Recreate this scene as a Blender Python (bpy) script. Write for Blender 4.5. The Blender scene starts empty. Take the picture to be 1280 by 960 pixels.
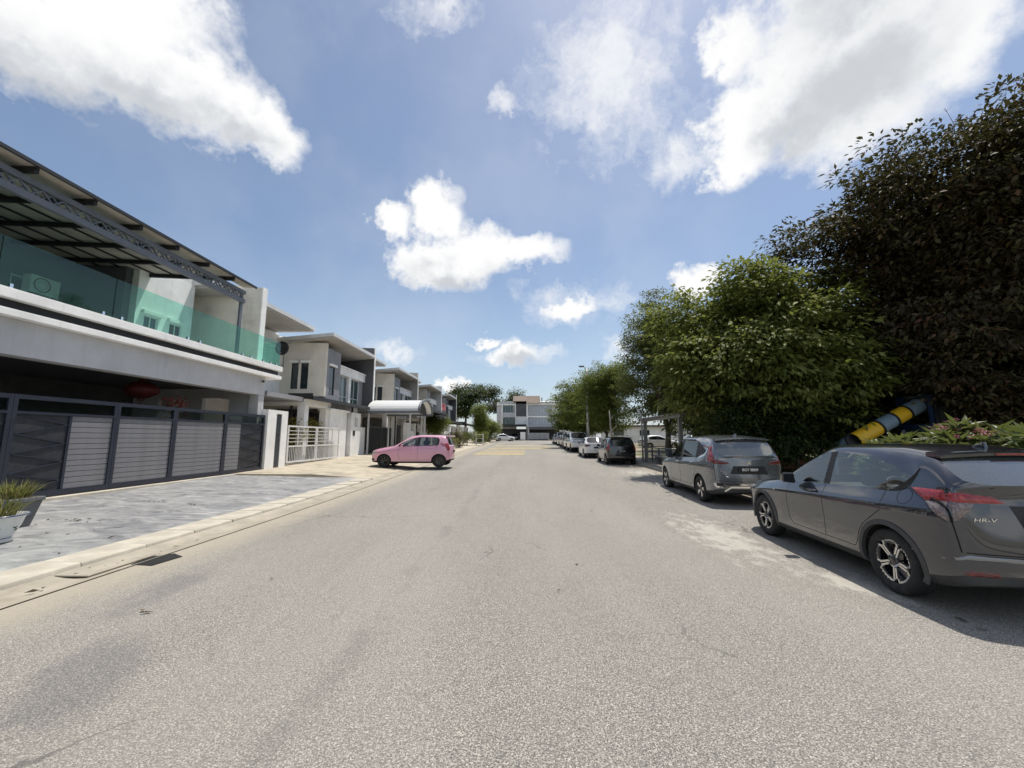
import bpy, bmesh, math, random
import numpy as np
from mathutils import Vector, Matrix
from mathutils.bvhtree import BVHTree

R = math.radians
scene = bpy.context.scene
COL = scene.collection

# ------------------------------------------------------------------ camera
CAM_H = 1.65
cam_d = bpy.data.cameras.new('camera')
cam_d.sensor_fit = 'HORIZONTAL'; cam_d.sensor_width = 36.0
cam_d.lens = 36.0 * 500.0 / 1280.0
cam_d.clip_start = 0.05; cam_d.clip_end = 3000.0
cam = bpy.data.objects.new('camera', cam_d); COL.objects.link(cam)
cam.location = (0, 0, CAM_H)
cam.rotation_euler = (R(90 + 7.576), 0, R(1.363))
scene.camera = cam

# ------------------------------------------------------------------ sun, sky, exposure
SUN_EL, SUN_AZ = 70.0, 36.0          # azimuth clockwise from +Y
sd = Vector((math.sin(R(SUN_AZ)) * math.cos(R(SUN_EL)), math.cos(R(SUN_AZ)) * math.cos(R(SUN_EL)), math.sin(R(SUN_EL))))
sun_d = bpy.data.lights.new('sun', 'SUN'); sun_d.energy = 4.6; sun_d.angle = R(0.5); sun_d.color = (1.0, 0.955, 0.88)
sun = bpy.data.objects.new('sun', sun_d); COL.objects.link(sun)
sun.rotation_euler = sd.to_track_quat('Z', 'Y').to_euler()
sun.location = (0, 0, 60)
scene.view_settings.view_transform = 'Standard'
scene.view_settings.look = 'None'
scene.view_settings.gamma = 1.0
scene.view_settings.use_curve_mapping = False
scene.view_settings.exposure = 0.0
scene.cycles.max_bounces = 6
scene.cycles.diffuse_bounces = 3
scene.cycles.glossy_bounces = 3
scene.cycles.adaptive_threshold = 0.02
scene.cycles.transparent_max_bounces = 16

world = bpy.data.worlds.new('World'); scene.world = world; world.use_nodes = True


class NT:
    """small node-tree helper"""
    def __init__(s, tree): s.t = tree; s.n = tree.nodes; s.l = tree.links
    def new(s, kind, **kw):
        n = s.n.new(kind)
        for k, v in kw.items(): setattr(n, k, v)
        return n
    def put(s, sock, v):
        if isinstance(v, bpy.types.NodeSocket): s.l.new(v, sock)
        elif v is not None: sock.default_value = v
    def math(s, op, a, b=None, c=None, clamp=False):
        n = s.new('ShaderNodeMath', operation=op); n.use_clamp = clamp
        for i, v in enumerate((a, b, c)):
            if v is not None: s.put(n.inputs[i], v)
        return n.outputs[0]
    def vmath(s, op, a, b=None, c=None):
        n = s.new('ShaderNodeVectorMath', operation=op)
        for i, v in enumerate((a, b, c)):
            if v is not None: s.put(n.inputs[i], v)
        return n.outputs['Value'] if op in ('LENGTH', 'DOT_PRODUCT', 'DISTANCE') else n.outputs['Vector']
    def noise(s, vec, scale, detail=4, rough=0.55, out='Fac', dist=0.0):
        n = s.new('ShaderNodeTexNoise'); s.put(n.inputs['Vector'], vec)
        n.inputs['Scale'].default_value = scale; n.inputs['Detail'].default_value = detail
        n.inputs['Roughness'].default_value = rough; n.inputs['Distortion'].default_value = dist
        return n.outputs[out]
    def voro(s, vec, scale, out='Color', feature='F1'):
        n = s.new('ShaderNodeTexVoronoi', feature=feature); s.put(n.inputs['Vector'], vec)
        n.inputs['Scale'].default_value = scale
        return n.outputs[out]
    def ramp(s, fac, stops, interp='LINEAR'):
        n = s.new('ShaderNodeValToRGB'); n.color_ramp.interpolation = interp
        e = n.color_ramp.elements
        while len(e) < len(stops): e.new(0.5)
        for el, (p, c) in zip(e, stops):
            el.position = p; el.color = (c, c, c, 1) if not hasattr(c, '__len__') else (*c[:3], 1)
        s.put(n.inputs[0], fac); return n.outputs[0]
    def smooth(s, v, a, b):
        n = s.new('ShaderNodeMapRange', interpolation_type='SMOOTHSTEP')
        s.put(n.inputs[0], v); s.put(n.inputs[1], a); s.put(n.inputs[2], b); return n.outputs[0]
    def mix(s, fac, a, b, blend='MIX'):
        n = s.new('ShaderNodeMix', data_type='RGBA', blend_type=blend)
        s.put(n.inputs['Factor'], fac)
        for k, v in (('A', a), ('B', b)):
            sock = [i for i in n.inputs if i.name == k and i.type == 'RGBA'][0]
            if isinstance(v, (tuple, list)): v = (*v[:3], 1)
            s.put(sock, v)
        return [o for o in n.outputs if o.type == 'RGBA'][0]


def build_sky():
    g = NT(world.node_tree); g.n.clear()
    out = g.new('ShaderNodeOutputWorld')
    sky = g.new('ShaderNodeTexSky', sky_type='NISHITA')
    sky.sun_disc = False; sky.sun_elevation = R(SUN_EL); sky.sun_rotation = R(SUN_AZ)
    sky.air_density = 1.1; sky.dust_density = 1.0; sky.ozone_density = 2.1; sky.altitude = 40
    bg1 = g.new('ShaderNodeBackground'); bg1.inputs[1].default_value = SKY_STRENGTH
    g.l.new(sky.outputs[0], bg1.inputs[0])
    co = g.new('ShaderNodeTexCoord').outputs['Generated']
    v = g.vmath('NORMALIZE', co)
    # domain warp: two octave groups
    c1 = g.noise(v, 7.0, 2, 0.5, 'Color')
    n1 = g.vmath('SUBTRACT', c1, (0.5, 0.5, 0.5))
    n2 = g.vmath('SUBTRACT', g.noise(v, 24.0, 3, 0.62, 'Color'), (0.5, 0.5, 0.5))
    w = g.vmath('MULTIPLY_ADD', n1, (0.10,) * 3, v)
    w = g.vmath('MULTIPLY_ADD', n2, (0.075,) * 3, w)
    def group(blobs, k=0.25):
        cur = None
        for (cx, cy, cz, rh, rv) in blobs:
            d = g.vmath('MULTIPLY_ADD', w, (1 / rh, 1 / rh, 1 / rv), (-cx / rh, -cy / rh, -cz / rv))
            m = g.vmath('LENGTH', d)
            if cur is None: cur = m
            else: cur = g.math('SMOOTH_MIN', cur, m, k)
        return g.math('SUBTRACT', 1.0, cur)
    dens = group(CLOUDS)
    fine = g.noise(v, 48.0, 3, 0.6)
    dn = g.math('MULTIPLY_ADD', g.math('SUBTRACT', fine, 0.5), 0.5, dens)
    a1 = g.smooth(dn, -0.14, 0.5)
    soft = group(SOFT)
    sn = g.math('MULTIPLY_ADD', g.math('SUBTRACT', g.noise(w, 15.0, 4, 0.62), 0.5), 1.6, soft)
    a2 = g.math('MULTIPLY', g.smooth(sn, -0.2, 1.15), 0.8)
    # thin veil all round and loose cumulus over the half of the sky behind the viewer
    low = g.noise(w, 2.6, 3, 0.55)
    veil = g.math('MULTIPLY', g.math('ADD', g.smooth(low, 0.36, 0.7), 0.35), 0.12)
    sep = g.new('ShaderNodeSeparateXYZ'); g.l.new(v, sep.inputs[0])
    back = g.math('MULTIPLY', g.smooth(low, 0.53, 0.62), g.smooth(sep.outputs[1], 0.05, -0.25))
    hz = g.math('MULTIPLY', g.smooth(sep.outputs[2], 0.42, -0.02), 0.45)       # moist air low over the horizon
    al = g.math('MAXIMUM', g.math('MAXIMUM', a1, a2), g.math('MAXIMUM', back, veil))
    # cloud bodies: white, greyer where the body is thick
    sc1 = g.new('ShaderNodeSeparateColor'); g.l.new(c1, sc1.inputs[0])
    thick = g.math('MULTIPLY_ADD', g.math('SUBTRACT', sc1.outputs[0], 0.5), 1.5, group(GREY, 0.4))
    thick = g.math('MULTIPLY_ADD', g.math('SUBTRACT', fine, 0.5), 0.25, thick)
    ccol = g.ramp(g.smooth(thick, -0.30, 0.85), [(0.0, (1.0, 1.0, 1.0)), (0.5, (0.84, 0.855, 0.875)), (1.0, (0.62, 0.645, 0.68))])
    bg2 = g.new('ShaderNodeBackground'); bg2.inputs[1].default_value = 1.0
    g.l.new(ccol, bg2.inputs[0])
    bg3 = g.new('ShaderNodeBackground'); bg3.inputs[0].default_value = (0.58, 0.72, 0.88, 1); bg3.inputs[1].default_value = 1.0
    mh = g.new('ShaderNodeMixShader'); g.l.new(hz, mh.inputs[0]); g.l.new(bg1.outputs[0], mh.inputs[1]); g.l.new(bg3.outputs[0], mh.inputs[2])
    ms = g.new('ShaderNodeMixShader'); g.l.new(al, ms.inputs[0]); g.l.new(mh.outputs[0], ms.inputs[1]); g.l.new(bg2.outputs[0], ms.inputs[2])
    g.l.new(ms.outputs[0], out.inputs[0])
    world.cycles.sampling_method = 'NONE'


SKY_STRENGTH = 0.12
# cumulus by direction (x, y, z, half-width, half-height), unit sphere
CLOUDS = [
    (-0.6867, 0.4683, 0.5559, 0.1231, 0.0965),
    (-0.6187, 0.5322, 0.5779, 0.1280, 0.0908),
    (-0.5522, 0.5964, 0.5825, 0.1204, 0.0826),
    (-0.4864, 0.6667, 0.5647, 0.0921, 0.0593),
    (-0.6104, 0.4596, 0.6452, 0.1779, 0.0816),
    (0.4789, 0.5982, 0.6425, 0.1156, 0.1048),
    (0.5673, 0.5557, 0.6078, 0.1408, 0.1149),
    (0.6210, 0.5234, 0.5834, 0.0720, 0.0898),
    (0.3732, 0.6304, 0.6806, 0.0546, 0.0705),
    (0.4286, 0.6944, 0.5780, 0.0970, 0.0989),
    (0.5429, 0.6244, 0.5615, 0.1241, 0.1074),
    (0.4103, 0.7377, 0.5362, 0.0644, 0.0570),
    (0.5426, 0.4931, 0.6800, 0.2343, 0.0806),
    (-0.1920, 0.8415, 0.5051, 0.0747, 0.0799),
    (-0.0973, 0.8977, 0.4297, 0.1313, 0.0721),
    (-0.2181, 0.8873, 0.4063, 0.1007, 0.0682),
    (0.0071, 0.9001, 0.4357, 0.1038, 0.0468),
    (-0.2876, 0.8305, 0.4770, 0.0481, 0.0366),
    (-0.0233, 0.9809, 0.1929, 0.0914, 0.0279),
    (-0.0786, 0.9683, 0.2371, 0.0475, 0.0158),
    (-0.1697, 0.9783, 0.1186, 0.0391, 0.0218),
    (0.3832, 0.8555, 0.3482, 0.0679, 0.0413),
    (0.1234, 0.9417, 0.3130, 0.0957, 0.0343),
]
SOFT = [
    (0.1233, 0.9405, 0.3166, 0.1520, 0.0609),
    (-0.3087, 0.9295, 0.2016, 0.0767, 0.0286),
    (0.0066, 0.9804, 0.1967, 0.1382, 0.0358),
    (0.1711, 0.7011, 0.6922, 0.1961, 0.1762),
    (-0.0420, 0.7336, 0.6782, 0.0425, 0.0428),
    (0.3164, 0.7536, 0.5762, 0.0767, 0.0718),
    (-0.1574, 0.6138, 0.7736, 0.0845, 0.0312),
    (-0.4936, 0.5354, 0.6853, 0.0388, 0.0201),
    (0.7156, 0.5591, 0.4187, 0.0406, 0.0888),
    (0.2374, 0.9499, 0.2032, 0.0483, 0.0460),
]
GREY = [
    (-0.6943, 0.5091, 0.5088, 0.1298, 0.0582),
    (-0.6074, 0.5785, 0.5445, 0.1274, 0.0526),
    (-0.5162, 0.6572, 0.5493, 0.0764, 0.0393),
    (0.5650, 0.5849, 0.5820, 0.1258, 0.0778),
    (0.5029, 0.6653, 0.5518, 0.0861, 0.0511),
    (-0.1743, 0.9079, 0.3812, 0.1309, 0.0461),
    (-0.0034, 0.9835, 0.1811, 0.0796, 0.0199),
    (0.5159, 0.5284, 0.6743, 0.1626, 0.0672),
]
build_sky()

# ------------------------------------------------------------------ helpers
rng = random.Random(7)


def zg(y):
    """street level: flat near the viewer, then a gentle rise"""
    t = y - 10.0
    if t <= -3: return 0.0
    if t < 3: return 0.0125 * (t + 3) ** 2 / 12.0
    return 0.0125 * t


def tag(o, label=None, cat=None, group=None, kind=None):
    if label: o['label'] = label
    if cat: o['category'] = cat
    if group: o['group'] = group
    if kind: o['kind'] = kind
    return o


def empty(name, loc=(0, 0, 0), rz=0.0, label=None, cat=None, group=None):
    o = bpy.data.objects.new(name, None); COL.objects.link(o)
    o.location = loc; o.rotation_euler = (0, 0, rz); o.empty_display_size = 0.2
    return tag(o, label, cat, group)


def link(name, me, mat=None, parent=None, loc=None):
    o = bpy.data.objects.new(name, me); COL.objects.link(o)
    if mat is not None and not me.materials: me.materials.append(mat)
    if parent is not None: o.parent = parent
    if loc is not None: o.location = loc
    return o


def copy_tree(o, parent=None):
    c = o.copy(); COL.objects.link(c)
    if parent is not None: c.parent = parent
    for ch in [x for x in CHILD.get(o.name, o.children)]:
        copy_tree(ch, c)
    return c


CHILD = {}


class MB:
    def __init__(s): s.v = []; s.f = []
    def add(s, vs, fs):
        n = len(s.v); s.v.extend(vs); s.f.extend([tuple(i + n for i in f) for f in fs]); return s
    def box(s, x0, x1, y0, y1, z0, z1):
        if x0 > x1: x0, x1 = x1, x0
        if y0 > y1: y0, y1 = y1, y0
        if z0 > z1: z0, z1 = z1, z0
        return s.add([(x0, y0, z0), (x1, y0, z0), (x1, y1, z0), (x0, y1, z0), (x0, y0, z1), (x1, y0, z1), (x1, y1, z1), (x0, y1, z1)],
                     [(0, 3, 2, 1), (4, 5, 6, 7), (0, 1, 5, 4), (1, 2, 6, 5), (2, 3, 7, 6), (3, 0, 4, 7)])
    def hexa(s, p):
        return s.add(list(p), [(0, 3, 2, 1), (4, 5, 6, 7), (0, 1, 5, 4), (1, 2, 6, 5), (2, 3, 7, 6), (3, 0, 4, 7)])
    def prism(s, poly, axis, a, b):
        """poly: 2-D outline; axis 'x','y','z' is the extrusion axis from a to b"""
        def P(q, t):
            return {'x': (t, q[0], q[1]), 'y': (q[0], t, q[1]), 'z': (q[0], q[1], t)}[axis]
        n = len(poly)
        vs = [P(q, a) for q in poly] + [P(q, b) for q in poly]
        fs = [tuple(range(n))[::-1], tuple(range(n, 2 * n))] + [(i, (i + 1) % n, (i + 1) % n + n, i + n) for i in range(n)]
        return s.add(vs, fs)
    def bar(s, p, q, w, h=None, up=(0, 0, 1)):
        """square bar from p to q"""
        h = h or w
        p, q = Vector(p), Vector(q); d = (q - p).normalized(); u = Vector(up)
        if abs(d.dot(u)) > 0.98: u = Vector((1, 0, 0))
        a = d.cross(u).normalized() * (w / 2); b = a.cross(d).normalized() * (h / 2)
        return s.hexa([p - a - b, p + a - b, q + a - b, q - a - b, p - a + b, p + a + b, q + a + b, q - a + b])
    def tube(s, pts, rad, n=8, cap=True):
        pts = [Vector(p) for p in pts]
        if not hasattr(rad, '__len__'): rad = [rad] * len(pts)
        rings = []
        ref = Vector((0.31, 0.17, 0.93))
        base = len(s.v)
        for i, p in enumerate(pts):
            d = (pts[min(i + 1, len(pts) - 1)] - pts[max(i - 1, 0)]).normalized()
            r = ref if abs(d.dot(ref)) < 0.97 else Vector((1, 0, 0))
            a = d.cross(r).normalized(); b = a.cross(d)
            for k in range(n):
                t = 2 * math.pi * k / n
                s.v.append(tuple(p + (a * math.cos(t) + b * math.sin(t)) * rad[i]))
        for i in range(len(pts) - 1):
            for k in range(n):
                k2 = (k + 1) % n
                s.f.append((base + i * n + k, base + i * n + k2, base + (i + 1) * n + k2, base + (i + 1) * n + k))
        if cap:
            s.f.append(tuple(base + k for k in range(n))[::-1])
            s.f.append(tuple(base + (len(pts) - 1) * n + k for k in range(n)))
        return s
    def lathe(s, prof, n=24, axis='z', c=(0, 0, 0), close=False):
        """prof: (radius, height) list turned round an axis"""
        base = len(s.v)
        for (r, h) in prof:
            for k in range(n):
                t = 2 * math.pi * k / n; a, b = r * math.cos(t), r * math.sin(t)
                q = {'z': (a, b, h), 'y': (a, h, b), 'x': (h, a, b)}[axis]
                s.v.append((q[0] + c[0], q[1] + c[1], q[2] + c[2]))
        m = len(prof)
        for i in range(m if close else m - 1):
            j = (i + 1) % m
            for k in range(n):
                k2 = (k + 1) % n
                s.f.append((base + i * n + k, base + i * n + k2, base + j * n + k2, base + j * n + k))
        return s
    def wall(s, axis, c0, c1, a0, a1, z0, z1, holes=()):
        """upright wall slab with rectangular openings: axis 'x' = faces +-x (thickness c0..c1, runs along y a0..a1)"""
        A = sorted({a0, a1, *[h[0] for h in holes], *[h[1] for h in holes]})
        Z = sorted({z0, z1, *[h[2] for h in holes], *[h[3] for h in holes]})
        for i in range(len(A) - 1):
            for j in range(len(Z) - 1):
                ca, cz = (A[i] + A[i + 1]) / 2, (Z[j] + Z[j + 1]) / 2
                if any(h[0] < ca < h[1] and h[2] < cz < h[3] for h in holes): continue
                if axis == 'x': s.box(c0, c1, A[i], A[i + 1], Z[j], Z[j + 1])
                else: s.box(A[i], A[i + 1], c0, c1, Z[j], Z[j + 1])
        return s
    def mesh(s, name, mat=None, smooth=False, fix=True):
        me = bpy.data.meshes.new(name)
        me.from_pydata([tuple(v) for v in s.v], [], s.f)
        if fix:
            bm = bmesh.new(); bm.from_mesh(me)
            bmesh.ops.recalc_face_normals(bm, faces=bm.faces[:]); bm.to_mesh(me); bm.free()
        if smooth: me.polygons.foreach_set('use_smooth', [True] * len(me.polygons))
        if mat is not None: me.materials.append(mat)
        me.update(); return me
    def build(s, name, mat, parent=None, smooth=False, bevel=0.0, loc=None, auto=None):
        o = link(name, s.mesh(name, mat, smooth or auto is not None), None, parent, loc)
        if auto is not None: o.data.set_sharp_from_angle(angle=R(auto))
        if bevel:
            m = o.modifiers.new('bevel', 'BEVEL'); m.width = bevel; m.segments = 2; m.limit_method = 'ANGLE'
        return o


def text_mesh(name, body, size, mat, extrude=0.004, bold=False, shear=0.0):
    cu = bpy.data.curves.new(name, 'FONT'); cu.body = body; cu.size = size
    cu.align_x = 'CENTER'; cu.align_y = 'CENTER'; cu.extrude = extrude; cu.shear = shear
    if bold: cu.offset = size * 0.018
    o = bpy.data.objects.new(name, cu); COL.objects.link(o)
    dg = bpy.context.evaluated_depsgraph_get()
    me = bpy.data.meshes.new_from_object(o.evaluated_get(dg))
    bpy.data.objects.remove(o); bpy.data.curves.remove(cu)
    me.materials.clear(); me.materials.append(mat); me.name = name
    return me


# ------------------------------------------------------------------ materials
MATS = {}


def mat(name, col, rough=0.6, metal=0.0, var=0.12, vscale=3.0, bump=0.0, bscale=60.0, spec=0.5, coat=0.0, streak=0.0, dirt=None, dscale=1.3, damt=0.5):
    """principled surface: colour with soft mottling, fine relief, optional run-off streaks and blotches of dirt"""
    if name in MATS: return MATS[name]
    m = bpy.data.materials.new(name); m.use_nodes = True; MATS[name] = m
    g = NT(m.node_tree); b = g.n['Principled BSDF']
    co = g.new('ShaderNodeTexCoord').outputs['Object']
    c = (*col, 1.0)
    if var:
        n = g.noise(co, vscale, 5, 0.6)
        f = g.smooth(n, 0.25, 0.75)
        lo = tuple(max(0, x * (1 - var)) for x in col); hi = tuple(min(1, x * (1 + var)) for x in col)
        c = g.mix(f, lo, hi)
    if streak:
        mp = g.new('ShaderNodeMapping'); g.l.new(co, mp.inputs[0]); mp.inputs['Scale'].default_value = (7, 7, 0.55)
        f = g.math('MULTIPLY', g.smooth(g.noise(mp.outputs[0], 1.0, 5, 0.65), 0.52, 0.78), streak)
        c = g.mix(f, c, tuple(x * 0.35 for x in col))
    if dirt:
        f = g.math('MULTIPLY', g.smooth(g.noise(co, dscale, 6, 0.65), 0.5, 0.72), damt)
        c = g.mix(f, c, dirt)
    g.put(b.inputs['Base Color'], c)
    b.inputs['Metallic'].default_value = metal
    b.inputs['Specular IOR Level'].default_value = spec
    if coat: b.inputs['Coat Weight'].default_value = coat; b.inputs['Coat Roughness'].default_value = 0.04
    if var and rough > 0.15:
        rn = g.math('MULTIPLY_ADD', g.noise(co, vscale * 2.3, 3, 0.5), 0.25 * rough, rough * 0.875)
        g.put(b.inputs['Roughness'], rn)
    else: b.inputs['Roughness'].default_value = rough
    if bump:
        bp = g.new('ShaderNodeBump'); bp.inputs['Strength'].default_value = bump; bp.inputs['Distance'].default_value = 0.01
        g.put(bp.inputs['Height'], g.noise(co, bscale, 4, 0.6)); g.l.new(bp.outputs[0], b.inputs['Normal'])
    return m


def glass_mat(name, tint, refl=1.0, clear=0.5, rough=0.02, body=(0.01, 0.012, 0.014)):
    """thin sheet of tinted glass: part see-through, part body colour, Fresnel sheen"""
    if name in MATS: return MATS[name]
    m = bpy.data.materials.new(name); m.use_nodes = True; MATS[name] = m
    g = NT(m.node_tree); g.n.clear()
    out = g.new('ShaderNodeOutputMaterial')
    tr = g.new('ShaderNodeBsdfTransparent'); tr.inputs[0].default_value = (*tint, 1)
    df = g.new('ShaderNodeBsdfDiffuse'); df.inputs[0].default_value = (*body, 1)
    gl = g.new('ShaderNodeBsdfGlossy'); gl.inputs['Roughness'].default_value = rough
    fr = g.new('ShaderNodeFresnel'); fr.inputs[0].default_value = 1.5
    mx = g.new('ShaderNodeMixShader'); mx.inputs[0].default_value = clear
    g.l.new(df.outputs[0], mx.inputs[1]); g.l.new(tr.outputs[0], mx.inputs[2])
    m2 = g.new('ShaderNodeMixShader'); bf = g.new('ShaderNodeNewGeometry').outputs['Backfacing']        # sheen only on the face turned outwards
    g.put(m2.inputs[0], g.math('MULTIPLY', g.math('MULTIPLY', fr.outputs[0], refl), g.math('SUBTRACT', 1.0, bf), clamp=True))
    g.l.new(mx.outputs[0], m2.inputs[1]); g.l.new(gl.outputs[0], m2.inputs[2]); g.l.new(m2.outputs[0], out.inputs[0])
    return m


def paint_mat(name, col, metal=0.35, rough=0.32, dusty=1.0):
    """car paint: base with clear coat, light dust"""
    if name in MATS: return MATS[name]
    m = bpy.data.materials.new(name); m.use_nodes = True; MATS[name] = m
    g = NT(m.node_tree); b = g.n['Principled BSDF']
    co = g.new('ShaderNodeTexCoord').outputs['Object']
    dust = g.math('MULTIPLY', g.smooth(g.noise(co, 2.2, 6, 0.65), 0.4, 0.8), 0.05 * dusty)
    sep = g.new('ShaderNodeSeparateXYZ'); g.l.new(co, sep.inputs[0])
    lowd = g.math('MULTIPLY', g.smooth(sep.outputs[2], 0.55, 0.15), 0.22 * dusty)        # road dust thrown on the sills
    c = g.mix(g.math('MAXIMUM', dust, lowd), col, (0.30, 0.27, 0.23))
    g.put(b.inputs['Base Color'], c)
    b.inputs['Metallic'].default_value = metal
    g.put(b.inputs['Roughness'], g.math('MULTIPLY_ADD', dust, 1.2, rough))
    b.inputs['Coat Weight'].default_value = 1.0
    g.put(b.inputs['Coat Roughness'], g.math('MULTIPLY_ADD', g.math('MAXIMUM', dust, lowd), 0.9, 0.015))
    b.inputs['Coat IOR'].default_value = 1.75
    return m


def leaf_mat(name, cols, rough=0.5, trans=0.25, bright=True):
    """foliage: each leaf its own tint"""
    if name in MATS: return MATS[name]
    m = bpy.data.materials.new(name); m.use_nodes = True; MATS[name] = m
    g = NT(m.node_tree); g.n.clear()
    out = g.new('ShaderNodeOutputMaterial')
    at = g.new('ShaderNodeAttribute'); at.attribute_name = 'tint'
    c = g.ramp(at.outputs['Fac'], [(i / (len(cols) - 1), q) for i, q in enumerate(cols)])
    b = g.new('ShaderNodeBsdfPrincipled'); g.put(b.inputs['Base Color'], c); b.inputs['Roughness'].default_value = rough
    b.inputs['Specular IOR Level'].default_value = 0.22
    t = g.new('ShaderNodeBsdfTranslucent'); g.put(t.inputs[0], g.mix(0.5, c, (0.27, 0.31, 0.06)) if bright else g.mix(0.5, c, (0.12, 0.13, 0.03)))
    mx = g.new('ShaderNodeMixShader'); mx.inputs[0].default_value = trans
    g.l.new(b.outputs[0], mx.inputs[1]); g.l.new(t.outputs[0], mx.inputs[2]); g.l.new(mx.outputs[0], out.inputs[0])
    return m


# ------------------------------------------------------------------ ground, road, kerb, driveways
def asphalt_material():
    m = bpy.data.materials.new('asphalt'); m.use_nodes = True
    g = NT(m.node_tree); b = g.n['Principled BSDF']
    co = g.new('ShaderNodeTexCoord').outputs['Object']
    sep = g.new('ShaderNodeSeparateXYZ'); g.l.new(co, sep.inputs[0]); X, Y = sep.outputs[0], sep.outputs[1]
    # stone chippings
    vn = g.new('ShaderNodeTexVoronoi'); g.l.new(co, vn.inputs['Vector']); vn.inputs['Scale'].default_value = 165
    bw = g.new('ShaderNodeSeparateColor'); g.l.new(vn.outputs['Color'], bw.inputs[0])
    chip = g.ramp(bw.outputs[0], [(0.0, (0.085, 0.080, 0.072)), (0.30, (0.235, 0.218, 0.189)), (0.72, (0.38, 0.352, 0.306)), (1.0, (0.64, 0.59, 0.51))])
    pit = g.smooth(g.noise(co, 85, 3, 0.6), 0.64, 0.42)
    c = g.mix(g.math('MULTIPLY', g.math('SUBTRACT', 1.0, pit), 0.75), chip, (0.07, 0.068, 0.063))
    # worn, dusty tone varies along the street
    mp = g.new('ShaderNodeMapping'); g.l.new(co, mp.inputs[0]); mp.inputs['Scale'].default_value = (0.5, 0.09, 1)
    trk = g.smooth(g.noise(mp.outputs[0], 1.0, 5, 0.6), 0.3, 0.72)
    c = g.mix(g.math('MULTIPLY', trk, 0.32), c, (0.40, 0.375, 0.33))
    pat = g.smooth(g.noise(co, 0.35, 5, 0.6), 0.45, 0.68)
    c = g.mix(g.math('MULTIPLY', pat, 0.20), c, (0.22, 0.205, 0.18))
    # longitudinal joint left of the crown
    wob = g.math('MULTIPLY_ADD', g.math('SUBTRACT', g.noise(co, 0.5, 3, 0.5), 0.5), 0.5, X)
    jn = g.smooth(g.math('ABSOLUTE', g.math('ADD', wob, 1.35)), 0.16, 0.02)
    c = g.mix(g.math('MULTIPLY', jn, g.math('MULTIPLY', g.smooth(g.noise(co, 1.1, 4, 0.6), 0.42, 0.6), 0.25)), c, (0.12, 0.115, 0.108))
    # cement slurry dried on the road beside the parked cars
    def ell(cx, cy, rx, ry, rot=0.0):
        cr, sr = math.cos(rot), math.sin(rot)
        dx, dy = g.math('SUBTRACT', X, cx), g.math('SUBTRACT', Y, cy)
        u = g.math('MULTIPLY_ADD', dx, cr / rx, g.math('MULTIPLY', dy, sr / rx)); v = g.math('MULTIPLY_ADD', dy, cr / ry, g.math('MULTIPLY', dx, -sr / ry))
        return g.math('SUBTRACT', 1.0, g.math('SQRT', g.math('ADD', g.math('MULTIPLY', u, u), g.math('MULTIPLY', v, v))))
    mp2 = g.new('ShaderNodeMapping'); g.l.new(co, mp2.inputs[0]); mp2.inputs['Scale'].default_value = (3.2, 1.5, 1)
    brk = g.noise(mp2.outputs[0], 1.6, 8, 0.72)
    sl = g.math('MAXIMUM', ell(3.35, 7.1, 0.75, 2.3), g.math('MAXIMUM', ell(3.75, 4.9, 0.32, 0.7), g.math('MAXIMUM', ell(5.4, 18.2, 1.3, 2.1), ell(4.9, 3.3, 0.8, 0.5))))
    sm = g.smooth(g.math('MULTIPLY_ADD', g.math('SUBTRACT', brk, 0.5), 4.2, sl), 0.1, 1.0)
    c = g.mix(g.math('MULTIPLY', sm, 0.66), c, (0.52, 0.485, 0.42))
    # dark oily stain bottom left, and grey smears
    st = g.math('MAXIMUM', ell(-3.05, 2.95, 0.42, 0.85, 0.5), g.math('MULTIPLY', ell(-3.9, 4.6, 0.5, 1.2, 0.2), 0.6))
    ss = g.smooth(g.math('MULTIPLY_ADD', g.math('SUBTRACT', brk, 0.5), 1.2, st), 0.1, 0.55)
    c = g.mix(g.math('MULTIPLY', ss, 0.34), c, (0.095, 0.098, 0.105))
    # hairline cracks
    wv = g.vmath('MULTIPLY_ADD', g.noise(co, 1.3, 4, 0.6, 'Color'), (0.9, 0.9, 0), co)
    ck = g.voro(wv, 0.42, 'Distance', 'DISTANCE_TO_EDGE')
    cm_ = g.math('MULTIPLY', g.smooth(ck, 0.010, 0.002), g.smooth(g.noise(co, 0.3, 3, 0.5), 0.5, 0.62))
    c = g.mix(g.math('MULTIPLY', cm_, 0.7), c, (0.09, 0.085, 0.08))
    # sand washed to the left edge
    sand = g.smooth(g.math('MULTIPLY_ADD', g.math('SUBTRACT', brk, 0.5), 0.9, g.math('MULTIPLY', X, -1.0)), 4.05, 5.0)
    c = g.mix(g.math('MULTIPLY', sand, 0.75), c, (0.43, 0.375, 0.29))
    rs = g.smooth(g.math('MULTIPLY_ADD', g.math('SUBTRACT', brk, 0.5), 1.4, X), 5.2, 6.3)
    c = g.mix(g.math('MULTIPLY', rs, 0.7), c, (0.33, 0.29, 0.235))
    g.put(b.inputs['Base Color'], c)
    b.inputs['Roughness'].default_value = 0.85; b.inputs['Specular IOR Level'].default_value = 0.3
    bp = g.new('ShaderNodeBump'); bp.inputs['Strength'].default_value = 0.9; bp.inputs['Distance'].default_value = 0.006
    h = g.math('MULTIPLY_ADD', vn.outputs['Distance'], -0.6, g.noise(co, 45, 3, 0.6))
    g.put(bp.inputs['Height'], h); g.l.new(bp.outputs[0], b.inputs['Normal'])
    return m


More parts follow.
